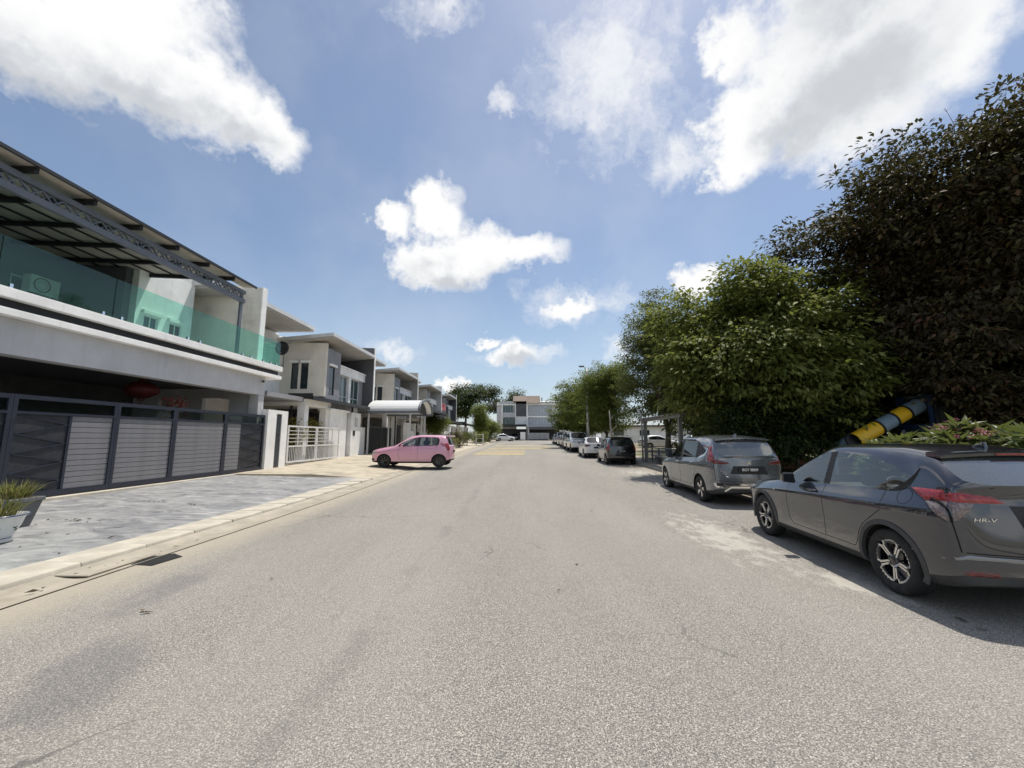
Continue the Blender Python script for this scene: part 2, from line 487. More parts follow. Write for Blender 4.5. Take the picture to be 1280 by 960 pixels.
def sheet(name, xl, xr, ys, mat_, dz, kind='structure', thick=0.0):
    """strip of ground following the street's rise; xl/xr functions of y, dz(x,y) height above street level"""
    f = lambda q: q if callable(q) else (lambda y: q)
    xl, xr = f(xl), f(xr); dzf = dz if callable(dz) else (lambda x, y: dz)
    vs, fs = [], []
    nx = 6
    for y in ys:
        for i in range(nx + 1):
            x = xl(y) + (xr(y) - xl(y)) * i / nx
            vs.append((x, y, zg(y) + dzf(x, y)))
    for j in range(len(ys) - 1):
        for i in range(nx):
            a = j * (nx + 1) + i; fs.append((a, a + 1, a + nx + 2, a + nx + 1))
    if thick:
        n = len(vs)
        vs += [(x, y, z - thick) for (x, y, z) in vs]
        rim = [(j * (nx + 1), (j + 1) * (nx + 1)) for j in range(len(ys) - 1)]
        for a, c in rim: fs.append((a, c, c + n, a + n))
        for a, c in [(p + nx, q + nx) for p, q in rim]: fs.append((c, a, a + n, c + n))
        for i in range(nx):
            fs.append((i + 1, i, i + n, i + 1 + n)); e = (len(ys) - 1) * (nx + 1); fs.append((e + i, e + i + 1, e + i + 1 + n, e + i + n))
    me = bpy.data.meshes.new(name); me.from_pydata(vs, [], fs); me.materials.append(mat_); me.update()
    o = link(name, me); return tag(o, kind=kind) if kind else o


def frange(a, b, n): return [a + (b - a) * i / n for i in range(n + 1)]


YS = [-40, -20, -8] + frange(-6, 8, 7) + frange(9, 30, 14) + frange(34, 94, 15)
def soil_material():
    m = bpy.data.materials.new('soil_and_grass'); m.use_nodes = True
    g = NT(m.node_tree); b = g.n['Principled BSDF']
    co = g.new('ShaderNodeTexCoord').outputs['Object']
    f = g.smooth(g.noise(co, 0.6, 7, 0.65), 0.42, 0.6)
    sandc = g.mix(g.noise(co, 9, 6, 0.7), (0.22, 0.18, 0.13), (0.40, 0.34, 0.26))
    grass = g.mix(g.noise(co, 14, 6, 0.7), (0.05, 0.075, 0.02), (0.13, 0.14, 0.05))
    g.put(b.inputs['Base Color'], g.mix(f, sandc, grass)); b.inputs['Roughness'].default_value = 0.95
    bp = g.new('ShaderNodeBump'); bp.inputs['Strength'].default_value = 0.7; bp.inputs['Distance'].default_value = 0.03
    g.put(bp.inputs['Height'], g.noise(co, 18, 6, 0.7)); g.l.new(bp.outputs[0], b.inputs['Normal'])
    return m
M_SOIL = soil_material()
far_ys = [-300, -100] + YS[0:] + [110, 160, 300, 600, 1200]
def ground_obj():
    xs = [-1200, -400, -120, -40, -16, -5, 6.6, 14, 40, 120, 400, 1200]
    vs, fs = [], []
    def gz(y): return zg(min(y, 94)) + (0.0 if y < 94 else 0.0)
    for y in far_ys:
        for x in xs: vs.append((x, y, gz(y) - 0.03))
    n = len(xs)
    for j in range(len(far_ys) - 1):
        for i in range(n - 1): fs.append((j * n + i, j * n + i + 1, (j + 1) * n + i + 1, (j + 1) * n + i))
    me = bpy.data.meshes.new('ground'); me.from_pydata(vs, [], fs); me.materials.append(M_SOIL); me.update()
    return tag(link('ground', me), kind='structure')
ground_obj()
M_ASPH = asphalt_material()
road = sheet('road', -5.02, 6.35, YS + [100], M_ASPH, 0.0)
cross = sheet('cross_street', -60, 60, [82, 84, 86, 88, 89.5], M_ASPH, 0.004)

def concrete(name, col, **k): return mat(name, col, rough=0.85, var=0.18, vscale=2.2, bump=0.35, bscale=70, **k)
M_CONC = concrete('gutter_concrete', (0.37, 0.33, 0.26), dirt=(0.25, 0.21, 0.15), dscale=1.6, damt=0.7)
M_KERB = concrete('kerb_concrete', (0.50, 0.455, 0.37), dirt=(0.36, 0.32, 0.25), dscale=2.5, damt=0.35)
M_APRON = concrete('apron_concrete', (0.44, 0.385, 0.29), dirt=(0.22, 0.20, 0.15), dscale=0.9, damt=0.65)
gutter = sheet('gutter', -5.62, -5.02, YS, M_CONC, lambda x, y: 0.012 - 0.03 * math.sin(math.pi * min(1, max(0, (x + 5.62) / 0.6))))

# kerb blocks along the paved forecourt
kerb = tag(empty('kerb', (0, 0, 0)), kind='structure')
kb = MB(); L_ = 0.905
kb.prism([(-5.62, -0.05), (-5.65, 0.058), (-6.17, 0.072), (-6.17, -0.05)], 'y', 0.004, L_ - 0.004)
km = kb.mesh('kerb_block', M_KERB)
for i in range(19):
    y = -2.0 + i * L_
    o = link('kerb_block', km, None, kerb, (rng.uniform(-.006, .006), y, zg(y + .45) + rng.uniform(-.004, .004)))
    o.rotation_euler = (0, 0, R(rng.uniform(-.35, .35)))
    b_ = o.modifiers.new('bevel', 'BEVEL'); b_.width = 0.012; b_.segments = 2
YA1 = -2.0 + 19 * L_          # 15.2
# return kerb at the end of the forecourt
kr = MB(); kr.prism([(YA1 + .005, -0.05), (YA1 + .005, .070), (YA1 + 0.19, .070), (YA1 + 0.19, -0.05)], 'x', -10.9, -5.66)
kro = kr.build('kerb_return', M_KERB, kerb, bevel=0.01, loc=(0, 0, zg(15.3)))

def stamped_material():
    """pressed concrete paving: blue-grey wash with trowel marks and veins"""
    m = bpy.data.materials.new('stamped_concrete'); m.use_nodes = True
    g = NT(m.node_tree); b = g.n['Principled BSDF']
    co = g.new('ShaderNodeTexCoord').outputs['Object']
    mp = g.new('ShaderNodeMapping'); g.l.new(co, mp.inputs[0]); mp.inputs['Scale'].default_value = (0.8, 1.5, 1); mp.inputs['Rotation'].default_value = (0, 0, R(32))
    n = g.noise(mp.outputs[0], 1.5, 7, 0.66, dist=1.9)
    c = g.ramp(n, [(0.30, (0.085, 0.087, 0.094)), (0.43, (0.20, 0.201, 0.205)), (0.54, (0.29, 0.286, 0.280)), (0.68, (0.44, 0.43, 0.415))])
    tr = g.smooth(g.noise(co, 0.5, 4, 0.6), 0.4, 0.65)
    c = g.mix(g.math('MULTIPLY', tr, 0.35), c, (0.40, 0.39, 0.37))
    sep = g.new('ShaderNodeSeparateXYZ'); g.l.new(co, sep.inputs[0])
    gr = g.math('MULTIPLY', g.smooth(g.math('MULTIPLY_ADD', g.math('SUBTRACT', g.noise(co, 0.9, 5, 0.6), 0.5), 3.0, sep.outputs[1]), 6.6, 4.6), 0.5)
    c = g.mix(gr, c, (0.36, 0.385, 0.35))
    vein = g.math('ABSOLUTE', g.math('SUBTRACT', g.noise(mp.outputs[0], 1.1, 5, 0.6, dist=0.6), 0.5))
    c = g.mix(g.math('MULTIPLY', g.smooth(vein, 0.012, 0.0), 0.45), c, (0.14, 0.145, 0.155))
    g.put(b.inputs['Base Color'], c); b.inputs['Roughness'].default_value = 0.5
    bp = g.new('ShaderNodeBump'); bp.inputs['Strength'].default_value = 0.5; bp.inputs['Distance'].default_value = 0.012
    g.put(bp.inputs['Height'], n); g.l.new(bp.outputs[0], b.inputs['Normal'])
    return m
def drive_dz(x, y): return 0.066 + max(0, (-6.1 - x)) / 5.0 * 0.11
fore = sheet('forecourt', -20, -6.165, frange(-4, 9, 6) + frange(10.5, YA1, 3), stamped_material(), drive_dz, thick=0.3)
edge = MB(); edge.prism([(-10.95, .0), (-10.95, .215), (-11.12, .22), (-11.12, 0)], 'y', 8.2, 17.3)
eo = edge.build('gate_track_edging', M_KERB, fore, loc=(0, 0, 0.035), bevel=.006)
apron = sheet('apron', -20, -5.62, frange(YA1 + .195, 31, 9), M_APRON, lambda x, y: 0.02 + min(1, max(0, (-5.62 - x)) / 2.5) * 0.17, thick=0.3)
verge_l = sheet('verge', -22, -5.62, frange(31.02, 94, 12), concrete('verge_concrete', (0.50, 0.44, 0.34), dirt=(0.20, 0.19, 0.12), dscale=0.5, damt=0.6), lambda x, y: 0.05 + min(1, max(0, (-5.62 - x)) / 1.5) * 0.08, thick=0.3)
# park side: kerb, footpath and sandy park ground
kp = MB()
kerb_r = tag(empty('park_kerb', (0, 0, 0)), kind='structure')
kp.prism([(6.35, -0.05), (6.365, 0.12), (6.52, 0.13), (6.52, -0.05)], 'y', 0.004, 0.996)
kpm = kp.mesh('kerb_block', concrete('park_kerb_concrete', (0.40, 0.37, 0.31), dirt=(0.12, 0.11, 0.09), dscale=1.5, damt=0.7))
for i in range(-3, 45):
    link('kerb_block', kpm, None, kerb_r, (0, i * 1.0, zg(i + .5) + rng.uniform(-.006, .006)))
path = sheet('footpath', 6.52, 8.1, YS, concrete('footpath_concrete', (0.34, 0.31, 0.26), dirt=(0.14, 0.13, 0.09), dscale=0.8, damt=0.6), 0.11, thick=0.2)
park = sheet('park_ground', 8.1, 60, YS[:-1] + [82], M_SOIL, lambda x, y: 0.10 + 0.02 * math.sin(x * 0.9 + y * 0.6), thick=0.2)

# yellow speed-hump bars across the street
M_YEL = mat('road_paint_yellow', (0.58, 0.43, 0.16), rough=0.8, var=0.12, dirt=(0.34, 0.31, 0.25), dscale=2.0, damt=0.95)
for (y0, y1, x0, x1) in [(32.2, 33.0, -3.9, 0.2), (34.0, 34.9, -3.9, 0.25), (36.6, 37.3, -3.8, 0.3), (39.6, 40.4, -3.7, 0.4), (43.2, 44.2, -3.6, 3.2), (47.6, 48.6, -3.5, 3.4), (52.6, 53.8, -3.4, 3.6)]:
    o = sheet('road_marking', x0, x1, [y0, (y0 + y1) / 2, y1], M_YEL, 0.008, kind=None); o.parent = road
# broken drain inlet: flat dark sheet for the shade in its hole
dr = MB(); dr.prism([(-5.10, 5.36), (-4.78, 5.32), (-4.72, 5.72), (-4.96, 5.86), (-5.14, 5.7)], 'z', 0.004, 0.0075)
dro = dr.build('drain_inlet', mat('drain_hole_shade', (0.012, 0.011, 0.010), rough=0.9, var=0.3))
dro.parent = road
dc = MB(); dc.box(-5.58, -5.16, 4.9, 5.8, 0.0, 0.016); dc.build('drain_cover', M_CONC, gutter, bevel=.004)

# ------------------------------------------------------------------ cars
M_TYRE = mat('tyre_rubber', (0.018, 0.018, 0.018), rough=0.8, var=0.2, vscale=9, dirt=(0.09, 0.08, 0.07), dscale=6, damt=0.35)
M_BLACK = mat('black_plastic', (0.02, 0.02, 0.021), rough=0.55, var=0.15, vscale=8)
M_TRIM = mat('grey_cladding', (0.055, 0.056, 0.058), rough=0.6, var=0.15, vscale=6)
M_GLOSSBLK = mat('gloss_black', (0.008, 0.008, 0.009), rough=0.12, var=0, coat=0.6)
M_ALLOY = mat('machined_alloy', (0.72, 0.71, 0.69), rough=0.28, metal=0.9, var=0.06)
M_CHROME = mat('chrome', (0.82, 0.82, 0.82), rough=0.12, metal=1.0, var=0)
M_WELL = mat('wheel_well', (0.01, 0.01, 0.01), rough=0.95, var=0)
M_SEAT = mat('seat_fabric', (0.035, 0.036, 0.04), rough=0.9, var=0.2, vscale=12)
M_PLATE = mat('plate_black', (0.01, 0.01, 0.01), rough=0.4, var=0)
M_PLTXT = mat('plate_characters', (0.75, 0.75, 0.72), rough=0.5, var=0)
M_GAP = mat('panel_gap', (0.004, 0.004, 0.004), rough=0.9, var=0)


def lamp_mat(name, col, rough=0.12):
    """ribbed lamp lens: colour with a cell pattern under gloss"""
    if name in MATS: return MATS[name]
    m = bpy.data.materials.new(name); m.use_nodes = True; MATS[name] = m
    g = NT(m.node_tree); b = g.n['Principled BSDF']
    co = g.new('ShaderNodeTexCoord').outputs['Object']
    v = g.voro(co, 55, 'Distance')
    f = g.smooth(v, 0.1, 0.7)
    n = g.smooth(g.noise(co, 9, 3, 0.5), 0.35, 0.7)
    c = g.mix(f, tuple(min(1, x * 1.25) for x in col), tuple(x * 0.6 for x in col))
    c = g.mix(g.math('MULTIPLY', n, 0.35), c, tuple(x * 0.3 for x in col))
    g.put(b.inputs['Base Color'], c); b.inputs['Roughness'].default_value = 0.35
    b.inputs['Coat Weight'].default_value = 1.0; b.inputs['Coat Roughness'].default_value = 0.03
    return m


M_RED = lamp_mat('red_lens', (0.42, 0.012, 0.014))
M_DKRED = lamp_mat('dark_red_lens', (0.17, 0.008, 0.010))
M_CLEAR = lamp_mat('clear_lens', (0.52, 0.50, 0.47))
M_SMOKE = lamp_mat('rosy_clear_lens', (0.25, 0.19, 0.18))


def body_mesh(S, paint, clear_glass, glass_dark):
    """one closed car shell: cage of stations, subdivided, wheel arches cut; faces carry slots for the parts"""
    hw = S['W'] / 2; WB = S['WB']; xF = -(WB + S['FO']); xR = S['RO']; H = S['H']
    zb = S.get('zb', 0.19); zs = S.get('zs', 0.27)
    cw, wt, rt = S['cowl'], S['wtop'], S['rtop']          # windscreen foot and head, roof end (x)
    rbx, rbz = S['rbot']                                    # rear glass foot
    hz0, hz1 = S['hood']                                    # bonnet height at nose and at cowl
    bz0, bz1 = S['belt']                                    # belt height at A pillar / at tail
    b1, b2, c1, c2 = S['pillars']                           # B pillar, C pillar (x at belt)
    t9 = S.get('dlo_top', None)
    tail = S['tail']                                        # x inset of the tail at levels bottom,2,3,4,5,top
    nose = S['nose']
    zm, zsh = S.get('zmid', 0.55), S.get('zsh', 0.80)
    def roof(x):
        a = S['roof']                                       # list of (x,z)
        for (p, q) in zip(a, a[1:]):
            if p[0] <= x <= q[0]: return p[1] + (q[1] - p[1]) * (x - p[0]) / (q[0] - p[0])
        return a[0][1] if x < a[0][0] else a[-1][1]
    def belt(x): return bz0 + (bz1 - bz0) * (x - cw) / (rbx - cw)
    rs = S.get('rake', 0.06)
    # low[c] = (x, width factor); up[c] = dict row->(x, y, z)
    low = [(xF + 0.10, .80), (xF + .30, .93), (-WB - .12, .985), (-WB + .38, .995), (cw - .06, 1.0), (cw + .14, 1.0), (cw + .52, 1.0), (b1, 1.0), (b2, 1.0), (c1, 1.0), (c2, .995), (max(c2 + .12, rbx - .46), .985), (rbx - .12, .96), (xR - .10, S.get('tailw', .87))]
    ncol = len(low)
    rows = {}
    for c, (x, k) in enumerate(low):
        w = hw * k
        flo = 0.0
        if c <= 1: flo = S.get('nose_lift', 0.03) * (2 - c)
        if c >= ncol - 2: flo = S.get('tail_lift', 0.05) * (c - ncol + 3)
        bz = belt(max(x, cw)) if c >= 5 else hz0 - .07 + (hz1 - hz0 + .02) * min(1, (x - xF) / (cw - xF))
        if c == 4: bz = (bz + belt(cw)) / 2 - .01
        if c == ncol - 1: bz = min(belt(rbx), rbz - .02)
        rows[c] = {0: (x, 0, zb + flo), 1: (x, .3 * w, zb + flo), 2: (x, .6 * w, zb + flo), 3: (x, .88 * w, zb + flo),
                   4: (x, .972 * w, zs + flo), 5: (x, .985 * w, zm), 6: (x, 1.0 * w, (zsh + S.get('rise', .0) * (x + WB * .5) / WB) if c >= 3 else min(zsh, bz - .1)), 7: (x, S.get('bw', .935) * w, bz)}
    for c in range(ncol):
        x, k = low[c]; w = hw * k
        if c <= 4:                                          # bonnet
            t = min(1, max(0, (x - xF - .10) / (cw - xF - .10))); hz = hz0 + (hz1 - hz0) * (1 - (1 - t) ** 1.7)
            up = {8: (x, .84 * w, hz - .022), 9: (x, .72 * w, hz - .004), 10: (x, .38 * w, hz + .012), 11: (x, 0, hz + .018)}
            if c == 4:
                up = {8: (cw - .04, .90 * w, hz1 - .01), 9: (cw - .10, .80 * w, hz1 + .005), 10: (cw - .17, .42 * w, hz1 + .015), 11: (cw - .20, 0, hz1 + .018)}
        elif c == 5:                                        # windscreen foot
            up = {8: (cw + .08, .885 * w, hz1 + .045), 9: (cw - .03, .79 * w, hz1 + .022), 10: (cw - .12, .42 * w, hz1 + .028), 11: (cw - .145, 0, hz1 + .03)}
        else:
            ty = S.get('roofw', .715)
            if c == 6: xu = wt
            elif c in (7, 8): xu = wt + (rt - wt) * ((b1 if c == 7 else b2) + rs - wt) / (rt - wt)
            elif c == 9: xu = c1 + S.get('crake', .05)
            elif c == 10: xu = min(c2 - .02, rt - .10)
            elif c == 11: xu = rt
            elif c == 12: xu = rbx
            else: xu = rbx + .05
            if c <= 11:
                zr = roof(xu)
                z8 = zr - .105; y8 = (ty + .075) * hw
                if t9 and c in t9: z8, y8f, x8 = t9[c][1], t9[c][2], t9[c][0]; y8 = y8f * hw
                else: x8 = xu
                up = {8: (x8, y8, z8), 9: (xu, ty * hw, zr - .030), 10: (xu - (.05 if c == 6 else 0) + (.03 if c == 11 else 0), .40 * hw, zr - .006), 11: (xu - (.07 if c == 6 else 0) + (.04 if c == 11 else 0), 0, zr)}
            elif c == 12:
                up = {8: (rbx - .06, .87 * hw, rbz - .005), 9: (rbx - .01, .775 * hw, rbz), 10: (rbx + .04, .42 * hw, rbz + .002), 11: (rbx + .05, 0, rbz + .004)}
            else:
                dz = S.get('deckz', rbz - .045); xt = xR - tail[5]
                up = {8: (xt - .10, .84 * hw, dz - .01), 9: (xt - .05, .73 * hw, dz), 10: (xt - .01, .40 * hw, dz + .004), 11: (xt, 0, dz + .006)}
        rows[c].update(up)
    for (c, r), p in S.get('fix', {}).items(): rows[c][r] = p
    bm = bmesh.new(); V = {}
    def vert(key, p):
        if key not in V: V[key] = bm.verts.new(p)
        return V[key]
    def pt(c, r, s):
        x, y, z = rows[c][r]
        if y == 0: return vert((c, r, 0), (x, 0, z))
        return vert((c, r, s), (x, s * y, z))
    NR = 12
    mats_ = [paint, clear_glass, glass_dark, M_BLACK, S.get('clad', M_BLACK), M_WELL]
    def slot(c, r):
        if r <= 2: return 5
        if r == 3: return 4
        if r == 7 and 5 <= c <= 6: return 1
        if r == 7 and c == 8: return 1
        if r == 7 and c == 7: return 3
        if r == 7 and c == 9: return S.get('quarter', 3)
        if r == 7 and c == 10 and S.get('quarter2'): return S['quarter2']
        if r in (9, 10) and c == 5: return 1
        if r in (9, 10) and c == 11: return 2
        return 0
    for c in range(ncol - 1):
        for r in range(NR - 1):
            for s in (1, -1):
                q = [pt(c, r, s), pt(c + 1, r, s), pt(c + 1, r + 1, s), pt(c, r + 1, s)]
                if s == -1: q = q[::-1]
                q2 = []
                for v in q:
                    if v not in q2: q2.append(v)
                if len(q2) >= 3:
                    f = bm.faces.new(q2); f.material_index = slot(c, r); f.smooth = True
    # nose and tail grids: levels (rows 4..7) x (y of rows 9,10,11)
    def cap(c, prof, sign, xe, name):
        bot, top = [2, 1, 0], [9, 10, 11]
        lev = [4, 5, 6, 7]
        def gp(l, j, s):                                    # l: 0 bottom .. 5 top ; j: 0 outer,1,2,3 centre
            if j == 0:
                r = [3, 4, 5, 6, 7, 8][l]; return pt(c, r, s)
            if l == 0: return pt(c, bot[j - 1], s)
            if l == 5: return pt(c, top[j - 1], s)
            r = lev[l - 1]; z = rows[c][r][2]; yy = (rows[c][2][1], rows[c][1][1], 0)[j - 1] * (1.12 if j < 3 else 1)
            xx = xe + sign * (prof[l] + (0.05, 0.012, 0.0)[j - 1])
            return vert((name, l, j, s if yy else 0), (xx, s * yy, z))
        for l in range(5):
            for j in range(3):
                for s in (1, -1):
                    q = [gp(l, j, s), gp(l, j + 1, s), gp(l + 1, j + 1, s), gp(l + 1, j, s)]
                    q2 = []
                    for v in q:
                        if v not in q2: q2.append(v)
                    if s * sign < 0: q2 = q2[::-1]
                    try:
                        f = bm.faces.new(q2); f.smooth = True; f.material_index = 4 if l == 0 else 0
                    except ValueError: pass
    # bottom centre and top centre positions at the ends
    cap(0, nose, 1, xF, 'n'); cap(ncol - 1, tail, -1, xR, 't')
    bmesh.ops.recalc_face_normals(bm, faces=bm.faces[:])
    cl = bm.edges.layers.float.new('crease_edge')
    for e in bm.edges:
        m_ = {f.material_index for f in e.link_faces}
        if len(m_) > 1: e[cl] = 0.75 if (1 in m_ or 2 in m_ or 3 in m_) else 0.5
    inv = {v: k for k, v in V.items()}
    for e in bm.edges:
        a, b = inv[e.verts[0]], inv[e.verts[1]]
        if len(a) == 3 and len(b) == 3 and a[1] == b[1] == 6: e[cl] = max(e[cl], S.get('crease', 0.35))
        if len(a) == 3 and len(b) == 3 and a[1] == b[1] == 9 and max(a[0], b[0]) <= 4: e[cl] = 0.3
        if len(a) == 3 and len(b) == 3 and a[0] == b[0] == ncol - 1 and min(a[1], b[1]) >= 8: e[cl] = 0.55
        if len(a) == 3 and len(b) == 3 and a[0] == b[0] == 11 and min(a[1], b[1]) >= 9: e[cl] = 0.7
    me = bpy.data.meshes.new('shell'); bm.to_mesh(me); bm.free()
    for m_ in mats_: me.materials.append(m_)
    o = bpy.data.objects.new('shell', me); COL.objects.link(o)
    sub = o.modifiers.new('sub', 'SUBSURF'); sub.levels = sub.render_levels = S.get('sub', 2)
    # arches
    cutters = []
    for ax in (0.0, -WB):
        for s in (1, -1):
            mb = MB(); ra = S['arch']; n = 36
            zc = S['wr'] + .005
            prof = [(ra * math.cos(2 * math.pi * i / n), zc + ra * math.sin(2 * math.pi * i / n)) for i in range(n)]
            mb.prism([(ax + p, q) for p, q in prof], 'y', s * (hw - .36), s * (hw + .25))
            cme = mb.mesh('cut'); cme.materials.append(M_WELL)
            co_ = bpy.data.objects.new('cut', cme); COL.objects.link(co_); cutters.append(co_)
    for i, co_ in enumerate(cutters):
        bo = o.modifiers.new('b%d' % i, 'BOOLEAN'); bo.object = co_; bo.operation = 'DIFFERENCE'; bo.solver = 'EXACT'
        bo.material_mode = 'TRANSFER'
    bpy.context.view_layer.update()
    dg = bpy.context.evaluated_depsgraph_get()
    res = bpy.data.meshes.new_from_object(o.evaluated_get(dg))
    for q in [o] + cutters: bpy.data.objects.remove(q)
    return res


def split_shell(me, root, S):
    """body, glass and trim become parts of their own"""
    names = {0: 'body', 1: 'window', 2: 'rear_window', 3: 'pillar_trim', 4: 'lower_cladding', 5: 'underbody'}
    bm = bmesh.new(); bm.from_mesh(me)
    slots = [m.name if m else '' for m in me.materials]
    groups = {}
    bm.faces.ensure_lookup_table()
    well = [i for i, n in enumerate(slots) if n.startswith('wheel_well')]
    for f in bm.faces:
        k = 5 if f.material_index in well else f.material_index
        groups.setdefault(k, []).append(f)
    parts = []
    for k, fs in groups.items():
        sets = [fs]
        if k in (1, 3, 2):
            todo = set(fs); sets = []
            while todo:
                st = [todo.pop()]; isl = list(st)
                while st:
                    f = st.pop()
                    for e in f.edges:
                        for h in e.link_faces:
                            if h in todo: todo.remove(h); st.append(h); isl.append(h)
                sets.append(isl)
        for isl in sets:
            idx = {}; vs = []; out = []
            for f in isl:
                t = []
                for v in f.verts:
                    if v not in idx: idx[v] = len(vs); vs.append(tuple(v.co))
                    t.append(idx[v])
                out.append(tuple(t))
            nm = names[k]
            if k == 1:
                cy = sum(v[1] for v in vs) / len(vs)
                nm = 'windscreen' if abs(cy) < .1 else 'side_window'
            m2 = bpy.data.meshes.new(nm); m2.from_pydata(vs, [], out)
            m2.materials.append(me.materials[k] if k != 5 else M_WELL)
            m2.polygons.foreach_set('use_smooth', [True] * len(m2.polygons))
            if k in (0, 4): m2.set_sharp_from_angle(angle=R(50))
            m2.update(); parts.append(link(nm, m2, None, root))
    bm.free()
    return parts


class Skin:
    """projects outlines on the car's shell so that lamps, seams and badges hug it"""
    def __init__(s, me):
        s.bvh = BVHTree.FromPolygons([v.co.copy() for v in me.vertices], [tuple(p.vertices) for p in me.polygons])
    def hit(s, p, d, off):
        h, n, i, dist = s.bvh.ray_cast(Vector(p), Vector(d))
        if h is None: h, n, i, dist = s.bvh.find_nearest(Vector(p))
        d = Vector(d).normalized()
        if n.dot(d) > 0: n = -n
        return h + n * off
    def patch(s, poly, view, name, mat_, root, off=0.006, cuts=3, side=1):
        """poly in (x,z) for view 'side' (side=+-1 gives which flank) or (y,z) for 'rear'/'front'"""
        bm = bmesh.new()
        def P(a, b):
            return {'side': (a, side * 2.0, b), 'rear': (3.0, a, b), 'front': (-8.0, a, b)}[view]
        d = {'side': (0, -side, 0), 'rear': (-1, 0, 0), 'front': (1, 0, 0)}[view]
        f = bm.faces.new([bm.verts.new(P(*q)) for q in poly])
        bmesh.ops.triangulate(bm, faces=[f])
        for _ in range(cuts):
            long = [e for e in bm.edges if e.calc_length() > 0.045]
            if long: bmesh.ops.subdivide_edges(bm, edges=long, cuts=1)
            bmesh.ops.triangulate(bm, faces=bm.faces[:])
        edge = [v for v in bm.verts if v.is_boundary]
        for v in bm.verts:
            rim = 0.0015 if v.is_boundary else off
            v.co = s.hit(v.co, d, rim)
        bmesh.ops.recalc_face_normals(bm, faces=bm.faces[:])
        me = bpy.data.meshes.new(name); bm.to_mesh(me); bm.free(); me.materials.append(mat_)
        me.polygons.foreach_set('use_smooth', [True] * len(me.polygons))
        return link(name, me, None, root)
    def ribbon(s, pts, view, name, mat_, root, width=0.006, off=0.0015, side=1, step=0.04):
        P = {'side': lambda a, b: Vector((a, side * 2.0, b)), 'rear': lambda a, b: Vector((3.0, a, b)), 'front': lambda a, b: Vector((-8, a, b)), 'top': lambda a, b: Vector((a, b, 3.0))}[view]
        d = {'side': (0, -side, 0), 'rear': (-1, 0, 0), 'front': (1, 0, 0), 'top': (0, 0, -1)}[view]
        fine = []
        for p, q in zip(pts, pts[1:]):
            n = max(1, int(math.hypot(q[0] - p[0], q[1] - p[1]) / step))
            fine += [(p[0] + (q[0] - p[0]) * i / n, p[1] + (q[1] - p[1]) * i / n) for i in range(n)]
        fine.append(pts[-1])
        vs, fs = [], []
        for i, p in enumerate(fine):
            a = fine[max(0, i - 1)]; b = fine[min(len(fine) - 1, i + 1)]
            t = (b[0] - a[0], b[1] - a[1]); l = math.hypot(*t) or 1; nx, ny = -t[1] / l * width / 2, t[0] / l * width / 2
            for k in (1, -1): vs.append(s.hit(P(p[0] + k * nx, p[1] + k * ny), d, off))
        for i in range(len(fine) - 1): fs.append((2 * i, 2 * i + 1, 2 * i + 3, 2 * i + 2))
        me = bpy.data.meshes.new(name); me.from_pydata([tuple(v) for v in vs], [], fs); me.materials.append(mat_); me.update()
        return link(name, me, None, root)


WHEEL_CACHE = {}


